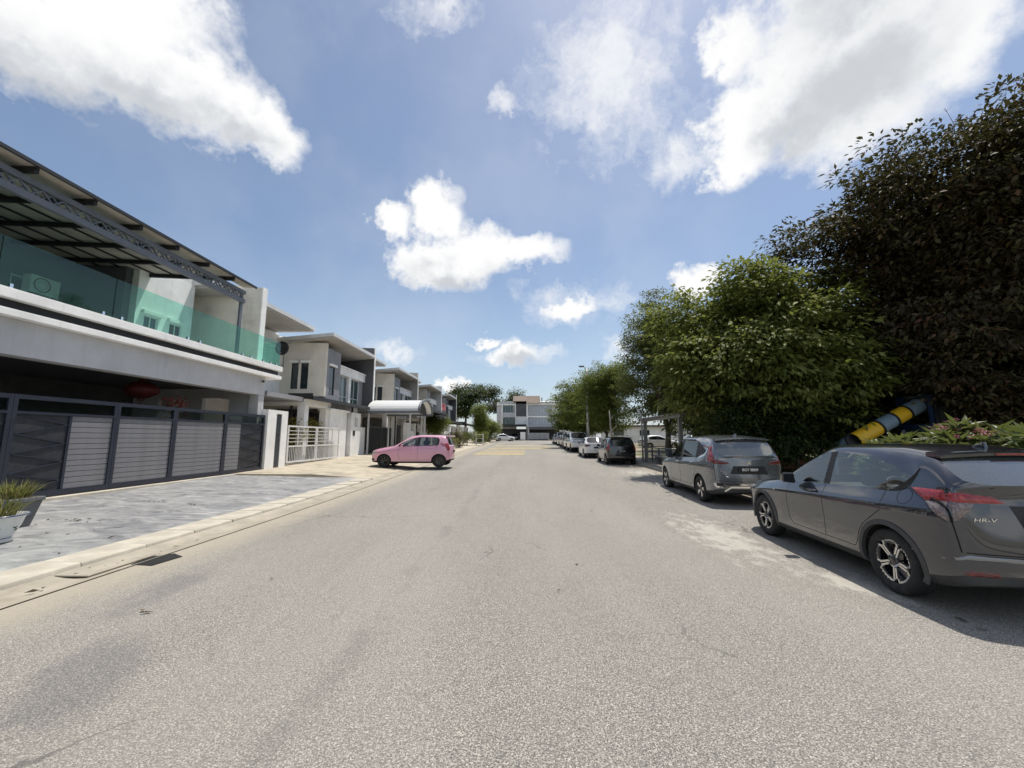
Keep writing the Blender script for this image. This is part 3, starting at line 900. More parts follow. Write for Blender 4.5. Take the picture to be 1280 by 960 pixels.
def wheel_meshes(r, wid, rim, style):
    key = (r, wid, rim, style)
    if key in WHEEL_CACHE: return WHEEL_CACHE[key]
    t = MB(); h = wid / 2
    prof = [(rim * .97, -h * .78), (rim + .012, -h * .92), ((r + rim) / 2, -h), (r - .02, -h * .90), (r - .004, -h * .72), (r, -h * .3), (r, h * .3), (r - .004, h * .72), (r - .02, h * .90), ((r + rim) / 2, h), (rim + .012, h * .92), (rim * .97, h * .78)]
    t.lathe(prof, 40, 'y')
    tyre = t.mesh('tyre', M_TYRE, True)
    # rim barrel + face, face towards +y
    b = MB()
    b.lathe([(rim * .985, -h * .8), (rim * .90, -h * .2), (rim * .9, h * .35), (rim * .955, h * .60), (rim * .99, h * .80), (rim * 1.0, h * .84)], 40, 'y')
    b.lathe([(rim * .93, -h * .1), (.0, -h * .1)], 40, 'y')
    barrel = b.mesh('rim', M_GLOSSBLK if style != 'silver' else mat('dark_alloy', (0.10, 0.10, 0.11), rough=.35, metal=.7), True)
    sp = MB(); yo, yi = h * .80, h * .52
    def spoke(a0, r0, a1, r1, w0, w1, dy=0.0):
        p = Vector((r0 * math.cos(a0), 0, r0 * math.sin(a0))); q = Vector((r1 * math.cos(a1), 0, r1 * math.sin(a1)))
        n = Vector((-(q - p).z, 0, (q - p).x)).normalized()
        A, B = p + n * w0 / 2, p - n * w0 / 2; C, D = q - n * w1 / 2, q + n * w1 / 2
        y0, y1 = yo - .012 + dy, yo + dy
        sp.hexa([(v.x, yi, v.z) for v in (A, B, C, D)] + [(A.x, y0, A.z), (B.x, y0, B.z), (C.x, y1, C.z), (D.x, y1, D.z)])
    def arc(a0, a1, rr, w):
        n = 5
        for i in range(n):
            t0, t1 = a0 + (a1 - a0) * i / n, a0 + (a1 - a0) * (i + 1) / n
            spoke(t0, rr, t1, rr, w, w)
    n5 = 5
    if style == 'loop':                      # five open loops
        for k in range(n5):
            a = 2 * math.pi * k / n5 + .25
            for q in (-1, 1):
                spoke(a + q * .40, rim * .24, a + q * .535, rim * .78, .018, .020)
                spoke(a + q * .535, rim * .77, a + q * .42, rim * .93, .020, .022)
            arc(a - .44, a + .44, rim * .94, .022); arc(a - .42, a + .42, rim * .25, .016)
    elif style == 'five':
        for k in range(n5):
            a = 2 * math.pi * k / n5 + .3
            spoke(a - .16, rim * .16, a - .09, rim * .97, .035, .05); spoke(a + .16, rim * .16, a + .09, rim * .97, .035, .05)
    else:
        for k in range(8):
            a = 2 * math.pi * k / 8
            spoke(a, rim * .16, a + .06, rim * .97, .045, .035)
    spm = sp.mesh('spokes', M_ALLOY if style in ('loop', 'five', 'silver') else M_GLOSSBLK)
    hb = MB(); hb.lathe([(.0, h * .80), (rim * .16, h * .79), (rim * .22, h * .72), (rim * .24, h * .4)], 20, 'y')
    for k in range(5):
        a = 2 * math.pi * k / 5 + .6; hb.lathe([(0, h * .79), (.011, h * .78), (.012, h * .5)], 8, 'y', (rim * .30 * math.cos(a) * .9, 0, rim * .30 * math.sin(a) * .9))
    hub = hb.mesh('hub', M_GLOSSBLK, True)
    WHEEL_CACHE[key] = (tyre, barrel, spm, hub)
    return WHEEL_CACHE[key]


def add_wheels(S, root):
    hw = S['W'] / 2; tm = wheel_meshes(S['wr'], S.get('tw', .205), S['rim'], S['wheel'])
    for ax in (0.0, -S['WB']):
        for s in (1, -1):
            w = empty('wheel', (ax, s * (hw - S.get('tw', .205) / 2 - .028), S['wr'])); w.parent = root
            me = MB()
            ob = link('wheel', tm[0], None, root, (ax, s * (hw - S.get('tw', .205) / 2 - .028), S['wr']))
            bpy.data.objects.remove(w)
            ob.rotation_euler = (0, R(rng.uniform(0, 360)), 0 if s > 0 else math.pi)
            for nm, m in (('rim', tm[1]), ('spokes', tm[2]), ('hub', tm[3])): link(nm, m, None, ob)


def add_interior(S, root, full=True):
    hw = S['W'] / 2; WB = S['WB']
    f = MB(); f.box(S['cowl'] + .15, S['rbot'][0] - .35, -hw * .82, hw * .82, .34, .40); f.build('cabin_floor', M_BLACK, root)
    fx = S.get('seat', -WB * .43)
    def seat(nm, x, y, w):
        m = MB()
        m.prism([(x - .50, .40), (x - .50, .56), (x, .50), (x + .17, 1.0), (x + .27, 1.0), (x + .14, .42)], 'y', y - w / 2, y + w / 2)
        o = m.build(nm, M_SEAT, root, bevel=.04)
        return o
    for y in (-.36, .36):
        s = seat('front_seat', fx, y, .50)
        h = MB(); h.box(fx + .17, fx + .28, y - .14, y + .14, 1.03, 1.24); h.build('headrest', M_SEAT, s, bevel=.05)
    s = seat('rear_seat', fx + .95, 0, 1.26)
    for y in (-.42, .42):
        h = MB(); h.box(fx + 1.12, fx + 1.22, y - .13, y + .13, 1.0, 1.17); h.build('headrest', M_SEAT, s, bevel=.045)
    d = MB(); d.prism([(S['cowl'] + .02, .55), (S['cowl'] - .0, S['hood'][1] - .06), (S['cowl'] + .42, S['hood'][1] - .07), (S['cowl'] + .50, .60)], 'y', -hw * .84, hw * .84); d.build('dashboard', M_BLACK, root, bevel=.03)
    st = MB(); c = Vector((S['cowl'] + .66, .36, .93)); nrm = Vector((-.9, 0, -.4))
    pts = []
    for i in range(21):
        a = 2 * math.pi * i / 20; pts.append(c + Vector((0, 1, 0)) * .18 * math.cos(a) + Vector((-.4, 0, .9)) * .18 * math.sin(a))
    st.tube(pts, .014, 6, cap=False); st.build('steering_wheel', M_BLACK, root, True)


def mirrors(S, root, paint, z=None):
    hw = S['W'] / 2
    for s in (1, -1):
        m = MB(); x = S['cowl'] + S.get('mirx', .42); zz = z or S['belt'][0] + .055
        m.hexa([(x - .09, s * (hw - .02), zz - .07), (x - .09, s * (hw + .15), zz - .05), (x + .05, s * (hw + .17), zz - .05), (x + .05, s * (hw - .02), zz - .07),
                (x - .05, s * (hw - .0), zz + .08), (x - .05, s * (hw + .14), zz + .08), (x + .05, s * (hw + .165), zz + .085), (x + .05, s * (hw - .0), zz + .085)])
        o = m.build('wing_mirror', paint, root, bevel=.025)
        g_ = MB(); g_.box(x + .052, x + .055, s * (hw + .01), s * (hw + .15), zz - .045, zz + .065); g_.build('mirror_glass', M_GLOSSBLK, o)


def plate(skin, root, body, y0, zc, w=.50, h=.12, rear=True, txt_size=.088):
    x = (skin.hit((3, y0, zc), (-1, 0, 0), 0).x + .012) if rear else (skin.hit((-8, y0, zc), (1, 0, 0), 0).x - .012)
    s = 1 if rear else -1
    m = MB(); m.box(x - .01, x + .008, y0 - w / 2, y0 + w / 2, zc - h / 2, zc + h / 2)
    o = m.build('number_plate', M_PLATE, root, bevel=.004)
    if body:
        t = link('plate_characters', text_mesh('plate_characters', body, txt_size, M_PLTXT, .002, True), None, o)
        t.location = (x + s * .011, y0, zc); t.rotation_euler = (R(90), 0, R(90) if rear else R(-90))
    return o


def make_car(S, name, label, cat, paint, group=None, glass='car_glass', interior=True):
    root = empty(name, label=label, cat=cat, group=group)
    gl = {'car_glass': glass_mat('car_glass', (0.80, 0.87, 0.84), 2.6, 0.93, body=(0.10, 0.12, 0.12)), 'tinted': glass_mat('tinted_glass', (0.2, 0.23, 0.25), 1.3, 0.55),
          'dark_rear': glass_mat('dark_rear_glass', (0.3, 0.34, 0.33), 1.6, 0.5, body=(0.03, 0.04, 0.04)),
          'rear': glass_mat('rear_glass', (0.4, 0.43, 0.42), 4.5, 0.5, rough=0.06, body=(0.14, 0.155, 0.15))}
    me = body_mesh(S, paint, gl[glass], gl[S.get('rear_glass', 'dark_rear')])
    split_shell(me, root, S)
    add_wheels(S, root)
    if interior: add_interior(S, root)
    sk = Skin(me)
    mirrors(S, root, S.get('mirror_mat', paint))
    return root, sk


def seams(sk, S, root, doors=True, fuel=True):
    """door gaps, handles, bonnet and tailgate shut lines"""
    hw = S['W'] / 2
    b1, b2, c1, c2 = S['pillars']; bm_ = (b1 + b2) / 2; cw = S['cowl']
    zB = lambda x: S['belt'][0] + (S['belt'][1] - S['belt'][0]) * (x - cw) / (S['rbot'][0] - cw)
    zlow = S.get('zs', .27) + .07
    fd = S.get('fdoor', cw + .16)
    for side in (1, -1):
        sk.ribbon([(fd + .02, zB(fd)), (fd - .01, .70), (fd + .02, .45), (fd + .10, zlow)], 'side', 'door_gap', M_GAP, root, .007, .001, side)
        sk.ribbon([(bm_, zB(bm_)), (bm_ + .01, .60), (bm_ + .0, zlow)], 'side', 'door_gap', M_GAP, root, .007, .001, side)
        rd = S.get('rdoor', c1 + .02)
        ar = S['arch'] + .07
        sk.ribbon([(rd, zB(rd)), (rd - .02, .86)] + [(-ar * math.cos(R(a)), S['wr'] + ar * math.sin(R(a))) for a in (62, 45, 28, 12)] + [(-ar - .03, zlow)], 'side', 'door_gap', M_GAP, root, .007, .001, side)
        sk.ribbon([(fd + .10, zlow), (bm_, zlow), (-ar - .03, zlow)], 'side', 'door_gap', M_GAP, root, .007, .001, side)
        for hx in S.get('handles', (bm_ - .20, rd - .26)):
            if hx is None: continue
            z = zB(hx) - S.get('handle_drop', .115); y = side * abs(sk.hit((hx, side * 2, z), (0, -side, 0), 0).y)
            m = MB(); m.tube([(hx - .09, y - side * .005, z), (hx - .07, y + side * .032, z + .004), (hx + .07, y + side * .032, z + .008), (hx + .09, y - side * .005, z + .008)], [.010, .013, .013, .010], 8)
            m.build('door_handle', S.get('handle_mat', M_CHROME), root, True)
    y = hw * .80
    hx0 = -(S['WB'] + S['FO']) + .25
    sk.ribbon([(hx0, -y * .8), (hx0 + .3, -y), (cw - .12, -y)], 'top', 'bonnet_gap', M_GAP, root, .007, .001)
    sk.ribbon([(hx0, y * .8), (hx0 + .3, y), (cw - .12, y)], 'top', 'bonnet_gap', M_GAP, root, .007, .001)


def arch_trim(S, root, m_, w=.055, full=True, sk=None):
    hw = S['W'] / 2
    for ax in (0.0, -S['WB']):
        for side in (1, -1):
            r0 = S['arch'] - .012; r1 = r0 + w
            vs, fs = [], []; N = 22
            for i in range(N + 1):
                a = R(-14 + 208 * i / N)
                for rr, dy in ((r0, -.03), (r0, .012), (r1, .010), (r1 + .006, -.004)):
                    x = ax + rr * math.cos(a); z = S['wr'] + rr * math.sin(a)
                    if sk: y = abs(sk.hit((ax + (r1 + .03) * math.cos(a), side * 2, S['wr'] + (r1 + .03) * math.sin(a)), (0, -side, 0), 0).y)
                    else: y = hw
                    y = max(y, hw * .93)
                    vs.append((x, side * (y + dy), z))
            for i in range(N):
                for k in range(3): fs.append((i * 4 + k, i * 4 + k + 1, i * 4 + 5 + k, i * 4 + 4 + k))
            me = bpy.data.meshes.new('arch_trim'); me.from_pydata(vs, [], fs); me.materials.append(m_)
            bmx = bmesh.new(); bmx.from_mesh(me); bmesh.ops.recalc_face_normals(bmx, faces=bmx.faces[:]); bmx.to_mesh(me); bmx.free()
            me.polygons.foreach_set('use_smooth', [True] * len(me.polygons)); me.set_sharp_from_angle(angle=R(40)); me.update()
            link('arch_trim', me, None, root)


# ---- crossover in the foreground
CROSS = dict(W=1.772, WB=2.61, FO=.87, RO=.815, H=1.605, zb=.21, zs=.30, zmid=.60, zsh=.86, cowl=-2.00, wtop=-1.18, rtop=.36, rbot=(.715, 1.205),
             hood=(.83, 1.02), belt=(.985, 1.10), pillars=(-1.06, -.96, -.16, .02), roof=[(-1.3, 1.535), (-.75, 1.595), (-.2, 1.59), (.36, 1.525)],
             dlo_top={9: (-.10, 1.415, .80), 10: (.30, 1.235, .865)}, rise=.13, tail=(.16, .03, .0, .05, .085, .075), nose=(.10, .02, 0, .02, .08, .12), deckz=1.15,
             wr=.334, arch=.385, rim=.226, wheel='loop', tw=.215, crease=.75, bw=.905, roofw=.70, quarter=1, quarter2=3, tailw=.89, tail_lift=.06,
             rear_glass='rear', handles=(-1.22, None), handle_drop=.10, rdoor=-.02, seat=-1.02, mirx=.38)
M_GREYPAINT = paint_mat('dark_grey_metallic', (0.034, 0.038, 0.050), .65, .22)
CROSS['clad'] = M_TRIM; CROSS['handle_mat'] = M_GREYPAINT; CROSS['mirror_mat'] = M_GLOSSBLK


def make_crossover():
    S = CROSS
    root, sk = make_car(S, 'crossover_car', 'dark grey crossover with five-loop alloy wheels parked nearest on the right', 'car', M_GREYPAINT)
    seams(sk, S, root)
    arch_trim(S, root, M_TRIM, .05, sk=sk)
    for side in (1, -1):
        # tail lamp wraps from flank to tailgate
        sk.patch([(.26, 1.145), (.60, 1.15), (.64, 1.055), (.45, 1.035)], 'side', 'tail_lamp', M_RED, root, .012, 3, side)
        sk.patch([(.455, 1.033), (.64, 1.053), (.665, .89), (.655, .875)], 'side', 'indicator_lens', M_SMOKE, root, .010, 3, side)
        sk.ribbon([(.24, 1.142), (.46, 1.03), (.655, .865)], 'side', 'lamp_rim', M_GLOSSBLK, root, .016, .004, side)
        s = side
        sk.patch([(s * .79, 1.15), (s * .45, 1.105), (s * .36, 1.05), (s * .44, 1.045), (s * .78, 1.05)], 'rear', 'tail_lamp', M_RED, root, .012, 3)
        sk.patch([(s * .775, 1.048), (s * .60, 1.044), (s * .745, .895), (s * .775, .875)], 'rear', 'indicator_lens', M_SMOKE, root, .010, 3)
        sk.ribbon([(s * .80, 1.15), (s * .785, .87)], 'rear', 'tailgate_gap', M_GAP, root, .012, .014)
        sk.patch([(s * .78, .455), (s * .52, .45), (s * .50, .405), (s * .74, .41)], 'rear', 'reflector', M_DKRED, root, .008, 2)
        sk.patch([(-.165 + 0, 1.0), (-.02, 1.0), (-.02, 1.001)], 'side', 'trim_sliver', M_GLOSSBLK, root, .001, 1, side) if False else None
        # side repeater and fuel flap
        sk.patch([(-2.22, .80), (-2.17, .80), (-2.17, .825), (-2.22, .825)], 'side', 'side_repeater', M_CLEAR, root, .006, 1, side)
    sk.ribbon([(.23 + .085 * math.cos(R(a)), 1.045 + .08 * math.sin(R(a))) for a in range(0, 361, 20)], 'side', 'fuel_flap_gap', M_GAP, root, .005, .001, -1)
    # tailgate seam down to the bumper, bumper garnish
    for s in (1, -1):
        sk.ribbon([(s * .785, .87), (s * .765, .70), (s * .755, .61)], 'rear', 'tailgate_gap', M_GAP, root, .009, .001)
    sk.ribbon([(-.755, .61), (-.3, .60), (.3, .60), (.755, .61)], 'rear', 'tailgate_gap', M_GAP, root, .009, .001)
    sil = mat('satin_garnish', (0.30, 0.305, 0.315), rough=.35, metal=.7, var=.05)
    sk.patch([(-.86, .52), (-.72, .59), (-.2, .575), (.2, .575), (.72, .59), (.86, .52), (.70, .548), (.2, .535), (-.2, .535), (-.70, .548)], 'rear', 'bumper_garnish', sil, root, .014, 3)
    # roof spoiler over the rear glass
    sp = MB()
    for i in range(8):
        y0, y1 = -.62 + i * .155, -.62 + (i + 1) * .155
        x = lambda y: .46 + .045 * (1 - (y / .62) ** 2); z = lambda y: 1.52 - .035 * (y / .62) ** 2
        sp.hexa([(.30, y0, z(y0) - .025), (x(y0), y0, z(y0) - .045), (x(y1), y1, z(y1) - .045), (.30, y1, z(y1) - .025), (.30, y0, z(y0) + .012), (x(y0), y0, z(y0) - .018), (x(y1), y1, z(y1) - .018), (.30, y1, z(y1) + .012)])
    spo = sp.build('roof_spoiler', M_GREYPAINT, root, auto=35)
    bl = MB(); bl.box(.500, .512, -.17, .17, 1.477, 1.494); bl.build('brake_light', M_RED, spo)
    an = MB(); an.prism([(.10, 1.55), (.25, 1.53), (.24, 1.605)], 'y', -.018, .018); an.build('roof_aerial', M_GREYPAINT, root, bevel=.01)
    # badge lettering and plate
    t = link('badge_letters', text_mesh('badge_letters', 'HR-V', .058, M_CHROME, .003, False, .15), None, root)
    p = sk.hit((3, -.56, .90), (-1, 0, 0), .004); q = sk.hit((3, -.46, .90), (-1, 0, 0), .004)
    t.location = p; t.rotation_euler = (R(90), 0, R(90) + math.atan2(-(q.x - p.x), (q.y - p.y))); t.scale = (1.35, .8, 1)
    sk.patch([(-.34, 1.03), (.34, 1.03), (.27, .78), (-.27, .78)], 'rear', 'plate_recess', M_BLACK, root, .003, 3)
    plate(sk, root, '', 0, .88, .50, .11)
    # headlamps, grille
    for s in (1, -1):
        sk.patch([(s * .80, .80), (s * .35, .72), (s * .38, .66), (s * .80, .69)], 'front', 'headlamp', M_CLEAR, root, .008, 3)
    sk.patch([(-.33, .72), (.33, .72), (.36, .60), (-.36, .60)], 'front', 'grille', M_GLOSSBLK, root, .008, 3)
    wp = MB(); wp.bar((.68, -.02, 1.235), (.62, .30, 1.245), .018); wp.build('rear_wiper', M_BLACK, root)
    return root


def place(root, x, y, heading, dz=0.0):
    """heading: degrees clockwise from +Y the car points to; x,y = rear axle centre"""
    root.location = (x, y, zg(y) + dz)
    root.rotation_euler = (math.atan(0.0125) * 0, 0, R(-90 - heading))


# ---- seven-seater behind it
MPV = dict(W=1.75, WB=2.775, FO=.80, RO=.90, H=1.72, zb=.22, zs=.31, zmid=.60, zsh=.88, cowl=-2.30, wtop=-1.52, rtop=.50, rbot=(.80, 1.19), hood=(.90, 1.08),
           belt=(1.02, 1.14), pillars=(-1.36, -1.28, -.22, -.14), roof=[(-1.6, 1.64), (-.9, 1.71), (-.2, 1.70), (.50, 1.64)], dlo_top={9: (-.24, 1.56, .80), 10: (.40, 1.26, .87)},
           tail=(.14, .02, .0, .03, .05, .06), nose=(.10, .02, 0, .02, .06, .10), rear_glass='rear', deckz=1.14, wr=.328, arch=.38, rim=.215, wheel='five', roofw=.72, quarter=3, quarter2=2, rise=.06, seat=-1.25, tailw=.90, crease=.4, mirx=.42)
M_SILVER = paint_mat('graphite_silver', (0.15, 0.162, 0.178), .6, .26)
MPV['clad'] = M_TRIM; MPV['handle_mat'] = M_CHROME; MPV['mirror_mat'] = M_GLOSSBLK


def make_mpv():
    S = MPV
    root, sk = make_car(S, 'people_carrier', 'silver grey people carrier with chrome rear bumper trim parked ahead of the dark crossover', 'car', M_SILVER, glass='tinted')
    seams(sk, S, root)
    for s in (1, -1):
        sk.patch([(.50, 1.42), (.56, 1.42), (.62, 1.14), (.70, 1.12), (.74, 1.04), (.48, 1.06)], 'side', 'tail_lamp', M_RED, root, .012, 3, s)
        sk.patch([(s * .80, 1.12), (s * .47, 1.04), (s * .44, 1.0), (s * .55, .985), (s * .80, 1.0)], 'rear', 'tail_lamp', M_DKRED, root, .014, 3)
        sk.patch([(s * .76, 1.45), (s * .72, 1.44), (s * .76, 1.12), (s * .80, 1.10)], 'rear', 'tail_lamp', M_RED, root, .012, 3)
        sk.ribbon([(s * .78, 1.0), (s * .76, .60)], 'rear', 'tailgate_gap', M_GAP, root, .008, .001)
        sk.patch([(s * .77, .55), (s * .60, .55), (s * .62, .47), (s * .75, .48)], 'rear', 'fog_recess', M_BLACK, root, .004, 2)
        sk.ribbon([(s * .775, .545), (s * .75, .465), (s * .64, .455), (s * .52, .515), (s * .3, .52), (0, .52)], 'rear', 'bumper_garnish', M_CHROME, root, .035, .016)
        sk.ribbon([(s * .58, .36), (s * .44, .455), (s * .2, .46), (0, .46)], 'rear', 'skid_plate', M_CHROME, root, .04, .014)
        sk.patch([(s * .78, .78), (s * .35, .82), (s * .40, .70), (s * .80, .68)], 'front', 'headlamp', M_CLEAR, root, .008, 2)
    sk.ribbon([(-.76, .60), (0, .585), (.76, .60)], 'rear', 'tailgate_gap', M_GAP, root, .01, .001)
    sk.patch([(-.36, .95), (.36, .95), (.44, .76), (-.44, .76)], 'rear', 'plate_recess', M_BLACK, root, .004, 3)
    plate(sk, root, 'BGY 8809', 0, .865, .52, .115)
    t = MB(); p = sk.hit((3, 0, 1.02), (-1, 0, 0), .006)
    for a in (90, 210, 330):
        c = Vector((0, .028 * math.cos(R(a)), .028 * math.sin(R(a)))); u = c.normalized() * .028; w = Vector((0, -u.z, u.y)) * .55
        t.add([tuple(p + c + q) for q in (-u, w, u, -w)], [(0, 1, 2, 3)])
    t.build('tailgate_emblem', M_CHROME, root)
    sp = MB()
    for i in range(8):
        y0, y1 = -.64 + i * .16, -.64 + (i + 1) * .16
        x = lambda y: .60 + .05 * (1 - (y / .64) ** 2); z = lambda y: 1.64 - .04 * (y / .64) ** 2
        sp.hexa([(.42, y0, z(y0) - .03), (x(y0), y0, z(y0) - .05), (x(y1), y1, z(y1) - .05), (.42, y1, z(y1) - .03), (.42, y0, z(y0) + .012), (x(y0), y0, z(y0) - .015), (x(y1), y1, z(y1) - .015), (.42, y1, z(y1) + .012)])
    sp.build('roof_spoiler', M_SILVER, root, auto=35)
    an = MB(); an.prism([(.15, 1.66), (.32, 1.65), (.31, 1.725)], 'y', -.018, .018); an.build('roof_aerial', M_SILVER, root, bevel=.01)
    wp = MB(); wp.bar((.79, 0.05, 1.21), (.76, .36, 1.22), .018); wp.build('rear_wiper', M_BLACK, root)
    for s in (1, -1):
        v = MB(); v.prism([(-1.30, 1.545), (-1.30, 1.585), (-.40, 1.575), (-.40, 1.54)], 'y', s * .705, s * .72); v.build('window_visor', M_GLOSSBLK, root)
    return root


# ---- small hatchbacks, saloon, off-roaders
HATCH = dict(W=1.665, WB=2.44, FO=.70, RO=.56, H=1.545, zb=.19, zs=.27, zmid=.52, zsh=.80, cowl=-1.96, wtop=-1.28, rtop=.30, rbot=(.44, 1.03), hood=(.78, .99),
             belt=(.95, 1.03), pillars=(-1.00, -.90, -.12, -.02), roof=[(-1.4, 1.46), (-.8, 1.535), (-.2, 1.53), (.30, 1.48)], dlo_top={10: (.02, 1.32, .815)}, tail=(.10, .01, .0, .02, .03, .04), nose=(.08, .01, 0, .03, .08, .12),
             deckz=.98, wr=.295, arch=.335, rim=.195, wheel='black', tw=.18, roofw=.70, quarter=3, rise=.05, seat=-.95, tailw=.91, crease=.3, mirx=.36)
SALOON = dict(W=1.70, WB=2.55, FO=.86, RO=.98, H=1.475, zb=.18, zs=.26, zmid=.50, zsh=.78, cowl=-1.98, wtop=-1.20, rtop=.02, rbot=(.52, 1.02), hood=(.76, .97),
              belt=(.93, .99), pillars=(-.98, -.89, -.10, .0), roof=[(-1.3, 1.40), (-.75, 1.47), (-.3, 1.465), (.02, 1.41)], dlo_top={10: (.12, 1.12, .86)}, tail=(.12, .02, .0, .02, .04, .05), nose=(.08, .01, 0, .03, .08, .12),
              deckz=1.0, wr=.31, arch=.35, rim=.205, wheel='silver', roofw=.68, quarter=3, rise=.05, seat=-.95, tailw=.90, crease=.35, mirx=.38)
OFFROAD = dict(W=1.83, WB=2.75, FO=.88, RO=.98, H=1.80, zb=.26, zs=.34, zmid=.66, zsh=.94, cowl=-2.10, wtop=-1.40, rtop=.62, rbot=(.86, 1.17), hood=(1.0, 1.13),
               belt=(1.10, 1.16), pillars=(-1.10, -1.0, -.14, -.02), roof=[(-1.5, 1.72), (-.9, 1.79), (.62, 1.75)], dlo_top={10: (.40, 1.60, .80)}, tail=(.10, .01, 0, .02, .03, .04), nose=(.08, .01, 0, .02, .05, .08),
               deckz=1.12, wr=.365, arch=.42, rim=.225, wheel='silver', roofw=.74, quarter=3, quarter2=2, rise=.02, seat=-1.05, tailw=.92, crease=.3)
for q in (HATCH, SALOON, OFFROAD): q['clad'] = M_BLACK


def simple_car(S, name, label, paint, kind, glass='tinted', plate_txt='', front=False, wheel=None, group=None, lens=None):
    S = dict(S); S['handle_mat'] = paint
    if wheel: S['wheel'] = wheel
    root, sk = make_car(S, name, label, 'car', paint, group, glass)
    seams(sk, S, root)
    RO, hw = S['RO'], S['W'] / 2
    lens = lens or M_RED
    zt = S['rbot'][1]
    for s in (1, -1):
        if kind == 'hatch':
            sk.patch([(s * .76, zt + .10), (s * .66, zt + .06), (s * .66, zt - .20), (s * .77, zt - .28)], 'rear', 'tail_lamp', lens, root, .012, 3)
            sk.patch([(RO - .30, zt + .08), (RO - .18, zt + .10), (RO - .10, zt - .26), (RO - .22, zt - .22)], 'side', 'tail_lamp', lens, root, .012, 3, s)
            sk.patch([(s * .70, .40), (s * .48, .40), (s * .48, .36), (s * .68, .36)], 'rear', 'reflector', M_DKRED, root, .006, 2)
        elif kind == 'saloon':
            sk.patch([(s * .80, .93), (s * .46, .90), (s * .44, .83), (s * .78, .76)], 'rear', 'tail_lamp', lens, root, .012, 3)
            sk.patch([(RO - .34, .90), (RO - .12, .92), (RO - .12, .77), (RO - .22, .78)], 'side', 'tail_lamp', lens, root, .012, 3, s)
        else:
            sk.patch([(s * .86, zt + .04), (s * .74, zt + .02), (s * .74, .82), (s * .86, .80)], 'rear', 'tail_lamp', lens, root, .012, 3)
        sk.patch([(s * .74, S['hood'][0] - .01), (s * .40, S['hood'][0] - .10), (s * .44, S['hood'][0] - .20), (s * .76, S['hood'][0] - .15)], 'front', 'headlamp', M_CLEAR, root, .010, 3)
        sk.patch([(s * .74, .42), (s * .56, .42), (s * .58, .32), (s * .72, .33)], 'front', 'fog_recess', M_BLACK, root, .006, 2)
    sk.patch([(-.37, S['hood'][0] - .08), (.37, S['hood'][0] - .08), (.40, S['hood'][0] - .20), (-.40, S['hood'][0] - .20)], 'front', 'grille', M_GLOSSBLK, root, .010, 2)
    sk.patch([(-.45, .46), (.45, .46), (.48, .32), (-.48, .32)], 'front', 'lower_grille', M_BLACK, root, .008, 2)
    plate(sk, root, plate_txt, 0, .40 if kind == 'hatch0' else .74 if kind != 'saloon' else .72, .46, .10, True, .075)
    plate(sk, root, plate_txt, 0, .44, .46, .10, False, .075)
    sk.ribbon([(-hw * .84, .52), (0, .50), (hw * .84, .52)], 'rear', 'tailgate_gap', M_GAP, root, .008, .001)
    if kind == 'hatch':
        sp = MB(); xr = S['rtop']; zr = S['roof'][-1][1]
        for i in range(6):
            y0, y1 = -.58 + i * .1934, -.58 + (i + 1) * .1934
            z = lambda y: zr - .03 * (y / .58) ** 2
            sp.hexa([(xr - .05, y0, z(y0) - .02), (xr + .20, y0, z(y0) - .02), (xr + .20, y1, z(y1) - .02), (xr - .05, y1, z(y1) - .02), (xr - .05, y0, z(y0) + .014), (xr + .20, y0, z(y0) + .02), (xr + .20, y1, z(y1) + .02), (xr - .05, y1, z(y1) + .014)])
        sp.build('roof_spoiler', paint, root, auto=35)
    return root

# ------------------------------------------------------------------ parked cars
def wheel_left(root, S, x, y, heading):
    """place by the outer foot of the left rear tyre"""
    o = S['W'] / 2 - .03; h = R(heading)
    place(root, x + o * math.cos(h), y - o * math.sin(h), heading)


wheel_left(make_crossover(), CROSS, 3.96, 4.61, 4.6)
wheel_left(make_mpv(), MPV, 4.60, 10.72, 2.0)
M_BLKPAINT = paint_mat('black_violet_paint', (0.006, 0.006, 0.012), .0, .2, .25)
M_WHITE = paint_mat('white_paint', (0.70, 0.70, 0.69), 0.0, .35)
M_PINK = paint_mat('pink_paint', (0.70, 0.34, 0.44), 0.0, .28, .6)
M_SLVR2 = paint_mat('light_silver_paint', (0.42, 0.44, 0.46), .5, .3)
M_BRONZE = paint_mat('bronze_paint', (0.16, 0.13, 0.11), .5, .3)
M_NAVY = paint_mat('dark_teal_paint', (0.03, 0.05, 0.06), .3, .3)
PK = 'cars parked along the park side'
c_ = simple_car(HATCH, 'hatchback_car', 'black five-door hatchback with tall red tail lamps parked behind the white saloon', M_BLKPAINT, 'hatch', plate_txt='WPL 6205', group=PK); wheel_left(c_, HATCH, 4.66, 22.7, 1)
c_ = simple_car(SALOON, 'saloon_car', 'white saloon with red tail lamps parked between black hatchback and white off-roader', M_WHITE, 'saloon', group=PK, lens=M_DKRED); wheel_left(c_, SALOON, 4.32, 28.5, 1)
white_sal = c_
c_ = simple_car(OFFROAD, 'off_road_car', 'white off-road car facing the viewer ahead of the white saloon', M_WHITE, 'suv', group=PK); place(c_, 5.25, 39.2, 180)
off = c_
def again(src, label, x, y, head, paint=None, group=PK):
    r = src.copy(); COL.objects.link(r); r['label'] = label; r['group'] = group
    for ch in list(src.children):
        d = ch.copy(); COL.objects.link(d); d.parent = r
        if paint and d.data and d.data.materials and d.name.split('.')[0] in ('body', 'wing_mirror', 'roof_spoiler', 'door_handle'):
            d.data = d.data.copy(); d.data.materials[0] = paint
        for gch in list(ch.children):
            e = gch.copy(); COL.objects.link(e); e.parent = d
    place(r, x, y, head); return r
again(off, 'taller white off-road car second in the row of white cars', 5.35, 40.6, 0, None)
again(off, 'brown off-road car past the white off-road cars', 5.5, 46.2, 0, M_BRONZE)
